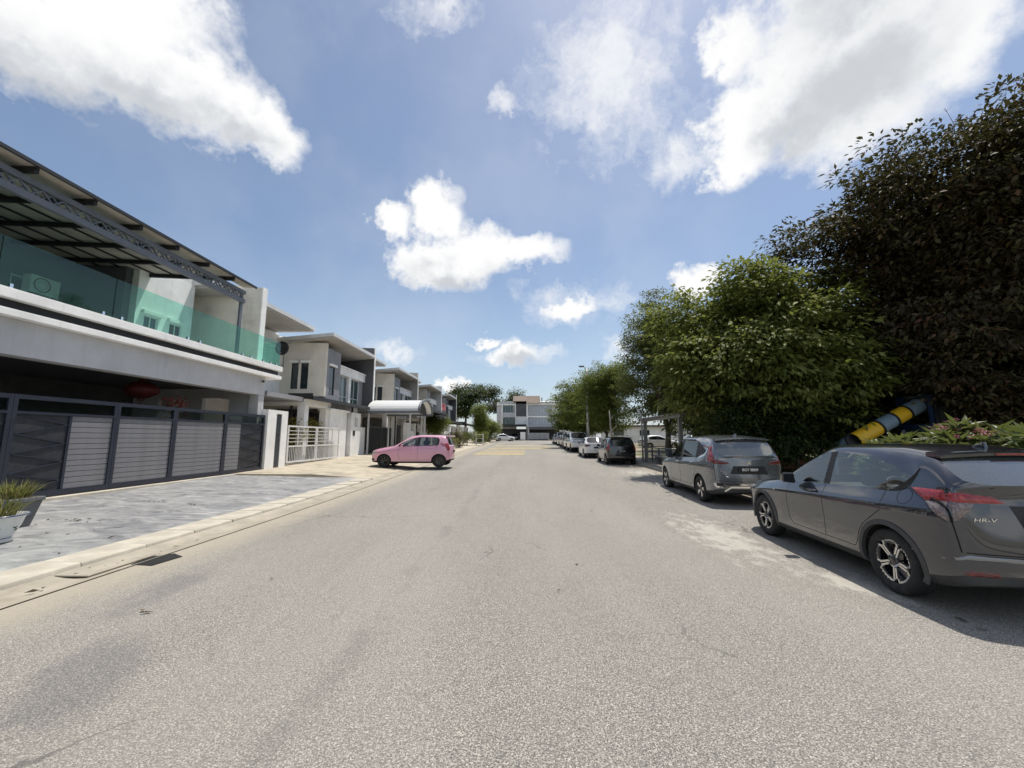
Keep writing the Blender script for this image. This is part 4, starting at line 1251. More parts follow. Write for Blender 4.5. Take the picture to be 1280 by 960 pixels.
again(white_sal, 'light silver saloon past the brown off-road car', 5.6, 52.2, 0, M_SLVR2)
again(off, 'grey off-road car, third from the far end of the row', 5.8, 58.0, 0, M_SLVR2)
again(white_sal, 'dark teal saloon, farthest in the park side row', 5.7, 64.5, 180, M_NAVY)
again(white_sal, 'white saloon parked across the end of the left verge', -4.6, 79.0, 70, None, 'cars at the far end')
again(white_sal, 'blue-grey saloon in the shaded porch of the three-storey block', -1.6, 90.5, 180, M_NAVY, 'cars at the far end')
for x, y, hd, lab in ((13.6, 44.0, 90, 'white saloon glimpsed under the trees beside the covered bench'), (18.6, 45.0, 90, 'white saloon glimpsed under the trees behind the people carrier'), (24.0, 46.0, 90, 'white saloon across the park behind the dark trees')):
    again(white_sal, lab, x, y, hd, None, 'cars across the park')
c_ = simple_car(HATCH, 'hatchback_car', 'pink five-door hatchback with black wheels nosed into the driveway', M_PINK, 'hatch', glass='car_glass'); place(c_, -3.95, 20.1, -90, .1); c_.scale = (1.08, 1.06, 1.01)

# ------------------------------------------------------------------ houses on the left
def plaster(name, col, streak=.25, **k): return mat(name, col, rough=.85, var=.10, vscale=1.1, bump=.12, bscale=90, streak=streak, **k)
M_WHITEW = plaster('white_plaster', (0.86, 0.85, 0.82), .20, dirt=(0.46, 0.43, 0.38), dscale=.8, damt=.22)
M_CREAM = plaster('cream_plaster', (0.72, 0.67, 0.58), .25, dirt=(0.36, 0.32, 0.26), dscale=.7, damt=.45)
M_GREYW = plaster('mid_grey_plaster', (0.27, 0.272, 0.285), .2)
M_LGREY = plaster('pale_grey_plaster', (0.52, 0.52, 0.525), .2)
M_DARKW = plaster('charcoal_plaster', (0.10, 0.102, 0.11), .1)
M_CONCW = plaster('raw_concrete_plaster', (0.40, 0.385, 0.35), .4, dirt=(0.20, 0.19, 0.17), dscale=1.2, damt=.5)
M_SOFFIT = plaster('soffit_paint', (0.42, 0.40, 0.37), .05)
M_ROOFW = mat('roof_edge_metal', (0.62, 0.62, 0.61), rough=.45, var=.08, vscale=2)
M_STEEL = mat('steel_grey_paint', (0.13, 0.142, 0.165), rough=.45, var=.12, vscale=4)
M_STEELD = mat('steel_black_paint', (0.016, 0.017, 0.019), rough=.5, var=.12, vscale=4)
M_FRAMEW = mat('window_frame_white', (0.70, 0.70, 0.69), rough=.5, var=.05)
M_FRAMED = mat('window_frame_dark', (0.03, 0.032, 0.035), rough=.45, var=.05)
M_PANE = mat('window_pane', (0.022, 0.032, 0.038), rough=.06, var=0, spec=.8)
M_PANEG = mat('window_pane_green', (0.05, 0.085, 0.085), rough=.08, var=.25, vscale=1.5, spec=.8)
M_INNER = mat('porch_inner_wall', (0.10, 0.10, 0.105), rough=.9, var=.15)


def window(root, axis, c, a0, a1, z0, z1, pane=None, frame=None, mull=1, lintel=True, out=1, name='window'):
    """framed window in an opening; axis 'x': lies in plane x=c facing out*x, a0..a1 along y"""
    frame = frame or M_FRAMED; pane = pane or M_PANE
    f = MB(); t = .05
    def bx(p0, p1, q0, q1, d0, d1):
        lo, hi = c - out * d0, c - out * d1
        if axis == 'x': f.box(lo, hi, p0, p1, q0, q1)
        else: f.box(p0, p1, lo, hi, q0, q1)
    bx(a0, a0 + t, z0, z1, .03, .10); bx(a1 - t, a1, z0, z1, .03, .10); bx(a0 + t, a1 - t, z0, z0 + t, .03, .10); bx(a0 + t, a1 - t, z1 - t, z1, .03, .10)
    for i in range(1, mull + 1):
        m_ = a0 + (a1 - a0) * i / (mull + 1); bx(m_ - .02, m_ + .02, z0 + t, z1 - t, .04, .09)
    if z1 - z0 > 1.3: bx(a0 + t, a1 - t, z0 + .40, z0 + .44, .042, .088)
    o = f.build(name, frame, root)
    f = MB(); bx(a0 + .01, a1 - .01, z0 + .01, z1 - .01, .065, .075); f.build('pane', pane, o)
    if lintel:
        f = MB(); bx(a0 - .12, a1 + .12, z1 + .02, z1 + .16, -.12, -.001); f.build('lintel', M_WHITEW, o, bevel=.006)
    return o


def part(name, m_, root, *boxes, bevel=0.0):
    b = MB()
    for q in boxes: b.box(*q)
    return b.build(name, m_, root, bevel=bevel)


# ---- the near house with glass balcony and steel canopy
nh = empty('terrace_house', (0, 0, 0), 0, 'near white house with green glass balcony and steel canopy above a charcoal gate', 'house')
part('floor_beam', M_LGREY, nh, (-11.75, -11.34, -2, 17.3, 3.47, 4.275))
part('lower_ledge', M_WHITEW, nh, (-11.9, -11.12, -2.0, 18.1, 4.28, 4.44), bevel=.01)
part('dark_band', M_STEELD, nh, (-11.9, -11.28, -2.0, 18.05, 4.442, 4.655))
part('upper_ledge', M_WHITEW, nh, (-11.9, -11.10, -2.0, 18.1, 4.658, 4.88), bevel=.01)
part('balcony_slab', M_LGREY, nh, (-16.4, -11.905, -2, 18.08, 4.30, 4.86))
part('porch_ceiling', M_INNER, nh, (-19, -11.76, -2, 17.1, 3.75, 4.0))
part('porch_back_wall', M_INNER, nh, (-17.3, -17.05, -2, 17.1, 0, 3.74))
b = MB(); b.wall('y', 17.1, 17.3, -19, -11.78, 0.1, 3.9, [(-15.9, -14.7, 1.2, 3.3), (-13.95, -12.75, 1.0, 3.35)]); b.build('party_wall', M_LGREY, nh)
part('porch_column', M_LGREY, nh, (-11.77, -11.36, 16.95, 17.31, .1, 3.465))
part('porch_column', M_LGREY, nh, (-11.77, -11.36, 6.4, 6.8, .1, 3.465))
b = MB(); holes = [(8.6, 11.4, 4.95, 7.0), (11.9, 13.3, 4.95, 6.9), (14.25, 14.85, 5.05, 6.25), (15.35, 15.95, 5.05, 6.25)]
b.wall('x', -14.45, -14.2, 13.9, 16.4, 4.0, 8.19, holes[2:]); b.build('upper_wall', M_WHITEW, nh)
b = MB(); b.wall('x', -16.6, -16.4, -2, 13.899, 4.0, 8.09, holes[:2] + [(2.0, 6.0, 4.95, 7.0)]); b.build('shade_painted_wall', M_DARKW, nh); window(nh, 'x', -16.4, 2.0, 6.0, 4.95, 7.0, mull=3, lintel=False); part('return_wall', M_DARKW, nh, (-16.4, -14.46, 13.65, 13.89, 4.0, 8.09))  # back and return walls painted charcoal to imitate shade under the canopy
for h in holes: window(nh, 'x', -14.2 if h[0] > 14 else -16.4, *h, mull=1, lintel=h[0] > 14, frame=M_FRAMEW)
part('recess_wall', M_WHITEW, nh, (-15.4, -15.15, 16.401, 17.49, 4.0, 8.19))
part('recess_side_wall', M_WHITEW, nh, (-15.149, -14.46, 16.15, 16.39, 4.0, 8.19))
part('roof', M_ROOFW, nh, (-24, -15.6, -2, 13.9, 8.2, 8.42)); part('roof', M_ROOFW, nh, (-24, -14.25, 13.9, 16.3, 8.2, 8.42)); part('roof', M_ROOFW, nh, (-24, -12.9, 16.3, 17.45, 8.2, 8.42))
part('soffit', M_SOFFIT, nh, (-16.4, -15.65, -1.9, 13.85, 8.1, 8.198), (-15.1, -12.95, 16.42, 17.4, 8.1, 8.198))
b = MB(); b.prism([(-15.5, 4.88), (-15.5, 8.75), (-12.9, 8.62), (-11.95, 8.5), (-11.95, 4.88)], 'y', 17.5, 17.75); b.build('fin_wall', M_CREAM, nh)
part('fin_front_edge', M_WHITEW, nh, (-11.948, -11.90, 17.46, 17.79, 4.88, 8.53))
part('house_body', M_LGREY, nh, (-26, -17.31, -2, 17.3, 0, 4.0), (-26, -16.7, -2, 17.3, 4.01, 8.05))
# glass balustrade
M_GGLASS = glass_mat('green_balcony_glass', (0.70, 0.95, 0.87), 1.2, .98, body=(0.3, 0.7, 0.56))
edges = [-2.0, 0.6, 3.2, 5.8, 7.9, 10.35, 13.1, 15.75, 17.05, 17.98]
for a0, a1 in zip(edges, edges[1:]):
    g_ = part('glass_panel', M_GGLASS, nh, (-11.21, -11.195, a0 + .012, a1 - .012, 4.90, 6.0))
    for yy in (a0 + .25, a1 - .25):
        part('glass_clamp', M_CHROME, g_, (-11.235, -11.17, yy - .03, yy + .03, 4.885, 4.99))
part('glass_panel', M_GGLASS, nh, (-12.6, -11.23, 17.985, 18.0, 4.90, 6.0))
part('glass_panel', M_GGLASS, nh, (-14.0, -12.62, 17.985, 18.0, 4.90, 6.0))
# steel canopy
cy0, cy1 = -2.0, 14.35
b = MB(); b.hexa([(-10.85, cy0, 7.69), (-16.38, cy0, 7.97), (-16.38, cy1, 7.97), (-10.85, cy1, 7.69), (-10.85, cy0, 7.72), (-16.38, cy0, 8.0), (-16.38, cy1, 8.0), (-10.85, cy1, 7.72)])
b.hexa([(-10.85, cy1, 7.69), (-11.35, cy1, 7.715), (-11.35, 15.42, 7.715), (-10.85, 15.42, 7.69), (-10.85, cy1, 7.72), (-11.35, cy1, 7.745), (-11.35, 15.42, 7.745), (-10.85, 15.42, 7.72)])
can = b.build('canopy_sheet', mat('canopy_sheet', (0.42, 0.385, 0.325), rough=.6, var=.12, vscale=1.5, dirt=(.16, .14, .12), dscale=2, damt=.4), nh)
part('canopy_fascia', M_STEELD, nh, (-10.848, -10.79, cy0, 15.45, 7.66, 7.74))
for k in range(13):
    y = cy1 - .05 - k * 1.25
    b = MB(); b.bar((-10.9, y, 7.615), (-16.38, y, 7.89), .08, .13); b.build('rafter', M_STEELD, can)
for x in (-11.75, -12.5, -13.25, -14.0, -14.75, -15.5):
    b = MB(); z = 7.69 + (-10.85 - x) * .0506 - .03; b.bar((x, cy0, z), (x, cy1, z), .035, .05); b.build('purlin', M_STEELD, can)
tr = part('truss_chord', M_STEEL, nh, (-11.26, -11.14, cy0, 15.32, 7.37, 7.51)); part('truss_chord', M_STEEL, nh, (-11.26, -11.14, cy0, 15.32, 7.00, 7.16))
b = MB(); b.bar((0, 0, 0), (0, .22, .205), .034, .034); dm = b.mesh('truss_brace', M_STEEL)
b = MB(); b.bar((0, 0, .205), (0, .22, 0), .034, .034); dm2 = b.mesh('truss_brace', M_STEEL)
for k in range(76):
    link('truss_brace', dm if k % 2 else dm2, None, nh, (-11.2, 15.25 - (k + 1) * .22, 7.162)); link('truss_brace', dm2 if k % 2 else dm, None, nh, (-11.235, 15.25 - (k + 1) * .22, 7.162)) if k < 70 else None
part('canopy_post', M_STEEL, nh, (-11.29, -11.215 + .0, 15.17, 15.30, 4.88, 7.018), (-11.29, -11.215, 15.171, 15.299, 7.151, 7.359))
# things on and in it
ac = empty('air_conditioner', (-16.2, 12.6, 6.7), 0, 'white outdoor air conditioning unit high on the wall behind the balcony glass', 'air conditioner')
part('casing', M_FRAMEW, ac, (-.18, .12, -.42, .42, -.3, .3), bevel=.02)
b = MB(); b.lathe([(.24, .121), (.24, .135), (.21, .14), (.21, .125)], 24, 'x', (0, -.1, 0)); b.lathe([(.13, .128), (.14, .13)], 20, 'x', (0, -.1, 0)); b.build('fan_grille', M_FRAMED, ac)
b = MB(); b.bar((-.19, -.3, -.32), (.1, -.3, -.32), .03); b.bar((-.19, .3, -.32), (.1, .3, -.32), .03); b.build('bracket', M_STEEL, ac)
ln = empty('paper_lantern', (-12.7, 13.0, 3.22), 0, 'round red paper lantern hanging in the shaded porch', 'lantern')
b = MB(); n = 24; prof = [(.07 + .40 * math.sin(math.pi * i / 12) ** .8, -.30 + .60 * i / 12) for i in range(13)]
b.lathe(prof, 24, 'z'); b.build('shade', mat('lantern_red', (0.08, 0.007, 0.006), rough=.6, var=.25, vscale=5), ln, True)
b = MB(); b.lathe([(.10, .30), (.10, .36), (0, .36)], 16); b.lathe([(0, -.36), (.10, -.36), (.10, -.30)], 16); b.build('collar', mat('lantern_dark', (.06, .008, .006), rough=.6), ln)
b = MB(); b.tube([(0, 0, .36), (0, 0, .64)], .006, 5); b.build('cord', M_BLACK, ln)
b = MB(); b.tube([(0, 0, -.36), (0, 0, -.62)], [.02, .05], 8); b.build('tassel', mat('lantern_red', (0, 0, 0)), ln)
cm = empty('security_camera', (-11.28, 17.0, 4.08), 0, 'small black security camera under the near balcony end', 'camera')
b = MB(); b.tube([(.0, .05, 0), (.12, -.12, -.04)], [.05, .055], 12); b.build('housing', M_STEELD, cm, True)
b = MB(); b.tube([(-.06, .06, .0), (.0, .04, 0)], .02, 8); b.build('mount', M_STEELD, cm, True)

# ---- the charcoal sliding gate: frames, slats, zigzag panels, glass strip
zg0 = lambda y: zg(y) + .20
gate = empty('driveway_gate', (-11.2, 8.5, 0), 0, 'long charcoal driveway gate with grey slats and zigzag end panels', 'gate')
M_SLAT = mat('grey_slat', (0.19, 0.188, 0.195), rough=.55, var=.12, vscale=2.5, dirt=(.30, .28, .26), dscale=1.2, damt=.35)
M_GATE = mat('gate_frame_paint', (0.022, 0.026, 0.040), rough=.4, var=.15, vscale=4)
M_MESH = mat('gate_panel_dark', (0.026, 0.028, 0.034), rough=.55, var=.3, vscale=6)
bays = [(8.50, 10.80), (10.80, 12.68), (12.68, 14.92), (14.92, 17.2), (6.2, 8.5)]
G0, G1 = .27, 2.60
for i, (a, e) in enumerate(bays):
    t = .085
    lf = part('gate_leaf', M_GATE, gate, (-.05, .05, a - 8.5 + .003, a - 8.5 + t, G0, G1), (-.05, .05, e - 8.5 - t, e - 8.5 - .003, G0, G1), (-.049, .049, a - 8.5 + t, e - 8.5 - t, G0, G0 + .13), (-.049, .049, a - 8.5 + t, e - 8.5 - t, G1 - .10, G1), (-.049, .049, a - 8.5 + t, e - 8.5 - t, 2.17, 2.23))
    part('glass_strip', glass_mat('gate_glass', (.62, .68, .67), 0.8, .9, body=(.03, .035, .035)), lf, (-.008, .008, a - 8.5 + t, e - 8.5 - t, 2.23, G1 - .10))
    s0, s1 = (a + t, e - t)
    if i == 0: s0 = 9.72
    if i == 3: s1 = 15.78
    if i == 4: s1 = 7.42
    n = 13; hh = (2.17 - G0 - .13) / n
    sm = MB().box(-.012, .018, 0, s1 - s0, .006, hh - .006).mesh('slat', M_SLAT)
    for k in range(n): link('slat', sm, None, lf, (rng.uniform(-.002, .002), s0 - 8.5, G0 + .13 + k * hh))
    if i in (0, 3, 4):
        z0_, z1_ = (a + t, s0 - .06) if i == 0 else (s1 + .06, e - t)
        part('panel_stile', M_GATE, lf, (-.03, .03, (s0 - .06 if i == 0 else s1) - 8.5 + .001, (s0 if i == 0 else s1 + .06) - 8.5 - .001, G0 + .13, 2.17))
        part('dark_panel', M_MESH, lf, (-.012, .0, z0_ - 8.5, z1_ - 8.5, G0 + .13, 2.17))
        m_ = 4; dz = (2.17 - G0 - .13) / m_
        for k in range(m_):
            for q in (0, 1):
                ya, yb = (z0_, z1_) if q == 0 else (z1_, z0_)
                b = MB(); b.bar((.014, ya - 8.5, G0 + .13 + dz * (k + q * .5)), (.014, yb - 8.5, G0 + .13 + dz * (k + q * .5 + .5)), .028, .035, up=(1, 0, 0)); b.build('zigzag_bar', M_GATE, lf)
for y in (8.56, 10.8, 12.68, 14.92, 17.1):
    b = MB(); b.lathe([(.0, -.02), (.07, -.02), (.07, .02), (0, .02)], 14, 'x', (0, y - 8.5, G0 - .045)); b.build('roller', M_STEELD, gate)
part('ground_rail', M_STEEL, gate, (-.025, .025, .02, 8.7, .165, .20))

pl = empty('gate_pillar', (-11.2, 17.35, 0), 0, 'white gate pillar with tall charcoal panel between the charcoal and white gates', 'pillar')
part('pillar_body', M_WHITEW, pl, (-.35, .12, -.08, .55, .15, 2.86), (-.35, .12, .95, 1.42, .15, 2.86), (-.35, .05, .55, .95, .15, 2.86), (-.349, .119, .551, .949, 2.70, 2.859))
part('charcoal_panel', mat('charcoal_panel', (.035, .04, .05), rough=.35, var=.1), pl, (.05, .10, .57, .93, .30, 2.68), bevel=.006)
part('letter_slot', M_STEELD, pl, (.101, .112, .63, .87, 1.75, 1.79))
part('plinth', M_CONC, pl, (-.40, .16, -.12, 1.46, .10, .26))


# ---- repeating pair of units further down the street
def canopy_flat(name, label, x0, x1, y0, y1, z0, z1, group=None):
    c = empty(name, (x0, y0, 0), 0, label, 'awning', group)
    b = MB(); b.hexa([(0, 0, z0), (x1 - x0, 0, z1), (x1 - x0, y1 - y0, z1), (0, y1 - y0, z0), (0, 0, z0 + .05), (x1 - x0, 0, z1 + .05), (x1 - x0, y1 - y0, z1 + .05), (0, y1 - y0, z0 + .05)])
    b.build('roof_sheet', M_STEELD, c)
    part('fascia', M_STEELD, c, (x1 - x0 + .002, x1 - x0 + .05, -.04, y1 - y0 + .04, z1 - .12, z1 + .09), (.0, x1 - x0, -.05, -.004, z1 - .06, z0 + .06))
    n = max(3, int((y1 - y0) / 1.4))
    for i in range(n + 1):
        y = .06 + (y1 - y0 - .12) * i / n
        b = MB(); b.bar((.02, y, z0 - .05), (x1 - x0, y, z1 - .05), .06, .10); b.build('rafter', M_STEELD, c)
    for y in (.10, y1 - y0 - .1):
        xx = .15
        part('post', M_STEELD, c, (xx - .05, xx + .05, y - .05, y + .05, zg(y0) + .1, z0 - .10))
    return c


def unit_recess(F, col, label, group):
    g0 = zg(F + 3)
    r = empty('terrace_house', (-14.8, F + .2, g0), 0, label, 'house', group)
    X = lambda x: x + 14.8
    def p(nm, m_, x0, x1, y0, y1, z0, z1, bevel=0): return part(nm, m_, r, (X(x0), X(x1), y0, y1, z0, z1), bevel=bevel)
    b = MB(); hs = [(3.0, 4.3, 4.6, 6.3)]
    b.wall('x', X(-15.05), X(-14.8), 0, 6.1, 0.05, 7.7, hs); b.build('wall', col, r)
    for h in hs: window(r, 'x', X(-14.8), *h, mull=1)
    window(r, 'x', X(-14.76), 1.0, 2.2, 4.6, 6.3, mull=1)
    p('string_course', M_WHITEW, -14.8, -14.55, 0, 6.1, 6.75, 6.95)
    p('roof', M_ROOFW, -21, -12.65, 0, 5.85, 8.0, 8.2); p('soffit', M_SOFFIT, -20.5, -12.72, .05, 5.8, 7.9, 7.998)
    p('house_body', col, -21, -15.06, 0, 6.1, .05, 7.88)
    p('porch_roof', M_WHITEW, -14.79, -11.5, 3.2, 6.05, 3.2, 3.78); p('porch_roof_edge', M_GREYW, -14.79, -11.6, .05, 3.18, 3.4, 3.62)
    p('porch_column', M_WHITEW, -11.95, -11.55, 3.25, 3.65, .05, 3.195); p('porch_column', M_WHITEW, -11.95, -11.55, 5.6, 6.0, .05, 3.195)
    p('door', M_FRAMED, -14.78, -14.70, 3.4, 5.6, .1, 2.6)
    return r


def unit_block(F, cream, front, fin, label, group, awn=False):
    g0 = zg(F + 10)
    r = empty('terrace_house', (-14.8, F + 6.3, g0), 0, label, 'house', group)
    X = lambda x: x + 14.8
    def p(nm, m_, x0, x1, y0, y1, z0, z1, bevel=0): return part(nm, m_, r, (X(x0), X(x1), y0, y1, z0, z1), bevel=bevel)
    hs = [(X(-14.12), X(-13.68), 4.35, 5.95), (X(-13.52), X(-13.06), 4.35, 5.95)]
    b = MB(); b.wall('y', 0.0, .2, 0, X(-12.0), 3.9, 7.2, hs); b.prism([(0, 7.2), (0, 7.68), (1.35, 7.24), (X(-12.0), 7.2)], 'y', 0, .2)
    b.build('side_wall', cream, r)
    for h in hs: window(r, 'y', 0.0, *h, mull=0, out=-1)
    hs = [(.55, 1.25, 4.05, 5.85)]
    b = MB(); b.wall('x', X(-12.2), X(-12.0), .201, 2.0, 3.7, 6.95, hs); b.build('front_wall', front, r)
    window(r, 'x', X(-12.0), *hs[0], mull=0)
    p('return_wall', front, -13.9, -12.21, 1.8, 1.99, 3.9, 6.95)
    p('balcony_fascia', M_WHITEW, -12.35, -12.05, 2.01, 6.35, 5.6, 6.1); p('balcony_cap', M_WHITEW, -12.4, -11.98, 2.01, 6.35, 6.102, 6.2)
    p('balcony_slab', M_LGREY, -14.6, -12.36, 2.01, 6.35, 5.8, 6.0)
    for a0, a1 in ((2.1, 3.6), (4.0, 5.6)): window(r, 'x', X(-12.2), a0, a1, 3.75, 5.58, mull=1, lintel=False, frame=M_FRAMEW, pane=M_PANEG)
    p('bay_column', M_WHITEW, -12.4, -12.1, 3.62, 3.98, 3.7, 5.598); p('bay_infill', front, -12.45, -12.22, 5.61, 6.35, 3.7, 5.598)
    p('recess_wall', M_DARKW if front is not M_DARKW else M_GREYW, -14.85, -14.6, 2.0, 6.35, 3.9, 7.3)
    b = MB(); b.prism([(X(-14.8), 3.7), (X(-14.8), 8.45), (X(-11.42), 8.3), (X(-11.42), 3.7)], 'y', 6.36, 6.56); b.build('fin_wall', fin, r)
    p('fin_front_edge', M_WHITEW, -11.418, -11.37, 6.355, 6.575, 3.7, 8.3); 
    b = MB(); b.prism([(X(-11.35), 7.52), (X(-11.35), 7.72), (X(-14.8), 7.42), (X(-21), 6.9), (X(-21), 6.7), (X(-14.8), 7.22)], 'y', -.55, 6.34); b.build('roof', M_ROOFW, r)
    b = MB(); b.prism([(X(-11.40), 7.44), (X(-11.40), 7.515), (X(-14.6), 7.235), (X(-14.6), 7.16)], 'y', -.5, 6.3); b.build('soffit', M_SOFFIT, r)
    p('house_body', cream, -21, -14.86, .0, 6.35, .05, 6.65)
    p('porch_roof', M_LGREY, -14.8, -12.5, .0, 6.35, 3.15, 3.69); p('porch_column', M_WHITEW, -12.95, -12.55, 5.9, 6.3, .05, 3.148)
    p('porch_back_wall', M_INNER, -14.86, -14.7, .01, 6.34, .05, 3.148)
    p('door', M_FRAMED, -14.69, -14.62, 2.4, 4.2, .1, 2.5)
    return r


FK = [17.6 + 13.1 * k for k in range(5)]
unit_recess(FK[0], M_WHITEW, 'recessed cream house with dish behind the near glass balcony end', 'recessed units of the terrace')
unit_block(FK[0], M_CREAM, M_GREYW, M_DARKW, 'first cream and grey terrace house with charcoal fin, beyond the white gate', 'fin-walled units of the terrace')
unit_recess(FK[1], M_CREAM, 'recessed terrace house just past the first charcoal fin wall', 'recessed units of the terrace')
unit_block(FK[1], M_CREAM, M_GREYW, M_CONCW, 'second cream terrace house with raw concrete fin, above the arched white canopy', 'fin-walled units of the terrace')
unit_recess(FK[2], M_LGREY, 'recessed grey terrace house just past the raw concrete fin wall', 'recessed units of the terrace')
unit_block(FK[2], M_CONCW, M_GREYW, M_LGREY, 'third terrace house with pale grey fin wall, behind the pink car roof', 'fin-walled units of the terrace')
unit_recess(FK[3], M_LGREY, 'recessed terrace house just past the pale grey fin, red banner in front', 'recessed units of the terrace')
unit_block(FK[3], M_GREYW, M_DARKW, M_DARKW, 'fourth terrace house with tall black fin wall, last tall one before trees', 'fin-walled units of the terrace')
unit_recess(FK[4], M_CONCW, 'last small beige terrace house beside the far left trees', 'recessed units of the terrace')
# red cloth banner on the fourth house
bn = empty('banner', (-11.7, FK[3] + 1.0, 6.55), 0, 'red and white cloth banner hung outside an upper floor past the pale grey fin', 'banner')
b = MB(); N = 10
for i in range(N):
    x0, x1 = .10 * math.sin(i * 1.1), .10 * math.sin((i + 1) * 1.1)
    b.hexa([(x0 + q, .38 * i, -.9 + .12 * math.sin(i)) if k == 0 else (x0 + q, .38 * i, .0) for k in (0,) for q in (0,)] * 0 + [(x0, .38 * i, -.95), (x0 + .02, .38 * i, -.95), (x1 + .02, .38 * (i + 1), -.95), (x1, .38 * (i + 1), -.95), (x0, .38 * i, 0), (x0 + .02, .38 * i, 0), (x1 + .02, .38 * (i + 1), 0), (x1, .38 * (i + 1), 0)])
b.build('cloth', mat('banner_red', (.52, .10, .11), rough=.8, var=.35, vscale=2, dirt=(.7, .62, .6), dscale=1.4, damt=.8), bn)
b = MB(); b.bar((.02, -.2, .04), (.02, 4.0, .04), .05); b.build('rail', M_CHROME, bn)
# dish
ds = empty('satellite_dish', (-12.75, 20.6, 6.35), 0, 'dark round satellite dish beside the near glass balcony end', 'satellite dish')
b = MB(); b.lathe([(.0, .09), (.2, .065), (.36, .0), (.37, -.012), (.2, .05), (0, .075)], 28, 'y'); b.build('reflector', M_STEELD, ds, True)
b = MB(); b.tube([(0, -.02, -.30), (0, -.42, -.06)], .014, 6); b.tube([(0, -.44, -.06), (0, -.36, -.05)], .035, 8); b.build('feed_arm', M_STEEL, ds)
b = MB(); b.tube([(0, .08, 0), (0, .2, -.1), (-.0, .2, -1.0)], .025, 8); b.tube([(0, .2, -.9), (-1.95, .2, -.9)], .02, 6); b.build('mount', M_STEEL, ds)

# ---- awnings in front of the houses
canopy_flat('carport_awning', 'flat black carport awning just above the white gate pillar', -12.45, -11.12, 21.0, 28.9, 3.92, 3.74)
canopy_flat('carport_awning', 'flat black carport awning just past the arched white canopy', -11.45, -8.2, 35.6, 44.5, 4.35, 4.1)
canopy_flat('carport_awning', 'low black carport awning over the far white boundary wall', -11.45, -8.6, 48.5, 58.0, 3.75, 3.55)
canopy_flat('carport_awning', 'farthest low black awning before the left shrubs', -11.45, -8.4, 60.5, 70.0, 3.9, 3.65)
bc = empty('barrel_canopy', (-11.3, 29.0, 0), 0, 'white arched barrel canopy with black panel for its inner shade beyond the flat awning', 'awning')
b = MB(); n = 16; W_, Rz, z0_ = 4.4, .95, 3.55
out_ = [(W_ / 2 - W_ / 2 * math.cos(math.pi * i / n), z0_ + Rz * math.sin(math.pi * i / n)) for i in range(n + 1)]
inn_ = [(W_ / 2 - (W_ / 2 - .03) * math.cos(math.pi * i / n), z0_ + (Rz - .03) * math.sin(math.pi * i / n)) for i in range(n + 1)]
for i in range(n):
    b.hexa([(0, *out_[i]), (3.8, *out_[i]), (3.8, *out_[i + 1]), (0, *out_[i + 1]), (0, *inn_[i]), (3.8, *inn_[i]), (3.8, *inn_[i + 1]), (0, *inn_[i + 1])])
vs_ = bpy.data.materials.new('white_polycarbonate'); vs_.use_nodes = True; gq = NT(vs_.node_tree)
tq = gq.new('ShaderNodeBsdfTranslucent'); tq.inputs[0].default_value = (.85, .85, .84, 1); mq = gq.new('ShaderNodeMixShader'); mq.inputs[0].default_value = .25
pq = gq.n['Principled BSDF']; pq.inputs['Roughness'].default_value = .45; pq.inputs['Base Color'].default_value = (.84, .84, .83, 1)
gq.l.new(pq.outputs[0], mq.inputs[1]); gq.l.new(tq.outputs[0], mq.inputs[2]); gq.l.new(mq.outputs[0], gq.n['Material Output'].inputs[0])
b.build('vault_sheet', vs_, bc)
b = MB(); b.tube([(3.83, q[0], q[1]) for q in out_], .09, 8); b.build('arch_rim', M_STEEL, bc, True)
b = MB(); b.prism([(q[0] * .97 + .06, q[1] - .05) for q in out_], 'x', 3.3, 3.36); b.build('arch_shade_panel', M_STEELD, bc)  # black panel stands in for the shade inside the vault
part('edge_beam', M_STEEL, bc, (0, 3.85, -.08, .06, z0_ - .16, z0_), (0, 3.85, W_ - .06, W_ + .08, z0_ - .16, z0_))
for (x, y) in ((3.2, .0), (3.2, W_), (.15, 0.0), (.15, W_)): part('post', M_LGREY, bc, (x - .05, x + .05, y - .05, y + .05, zg(29) + .1, z0_ - .161))

# ---- white gate and walls of the second house
wg = empty('driveway_gate', (-11.2, 19.0, 0), 0, 'white barred driveway gate in front of potted yellow plants', 'gate')
def barred_leaf(root, y0, y1, z0, z1, m_, cross=True, dx=0):
    lf = part('gate_leaf', m_, root, (-.03 + dx, .03 + dx, y0, y0 + .07, z0, z1), (-.03 + dx, .03 + dx, y1 - .07, y1, z0, z1), (-.029 + dx, .029 + dx, y0 + .07, y1 - .07, z0, z0 + .08), (-.029 + dx, .029 + dx, y0 + .07, y1 - .07, z1 - .08, z1), (-.029 + dx, .029 + dx, y0 + .07, y1 - .07, z0 + (z1 - z0) * .42, z0 + (z1 - z0) * .42 + .07))
    zm_ = z0 + (z1 - z0) * .42
    n = int((y1 - y0) / .14)
    for i in range(1, n):
        y = y0 + (y1 - y0) * i / n
        part('bar', m_, lf, (-.011 + dx, .011 + dx, y - .011, y + .011, z0 + .08, zm_))
    for i in range(1, 3): part('bar', m_, lf, (-.02 + dx, .02 + dx, y0 + (y1 - y0) * i / 3 - .02, y0 + (y1 - y0) * i / 3 + .02, zm_ + .07, z1 - .08))
    for i in range(1, 5):
        z = zm_ + .07 + (z1 - .08 - zm_ - .07) * i / 5
        part('bar', m_, lf, (-.013 + dx, .013 + dx, y0 + .07, y1 - .07, z - .016, z + .016))
    return lf
M_GWHITE = mat('white_gate_paint', (.72, .71, .69), rough=.5, var=.08, vscale=3, dirt=(.40, .33, .25), dscale=2, damt=.35)
barred_leaf(wg, .05, 2.75, .42, 2.22, M_GWHITE); barred_leaf(wg, 2.80, 5.5, .42, 2.22, M_GWHITE)
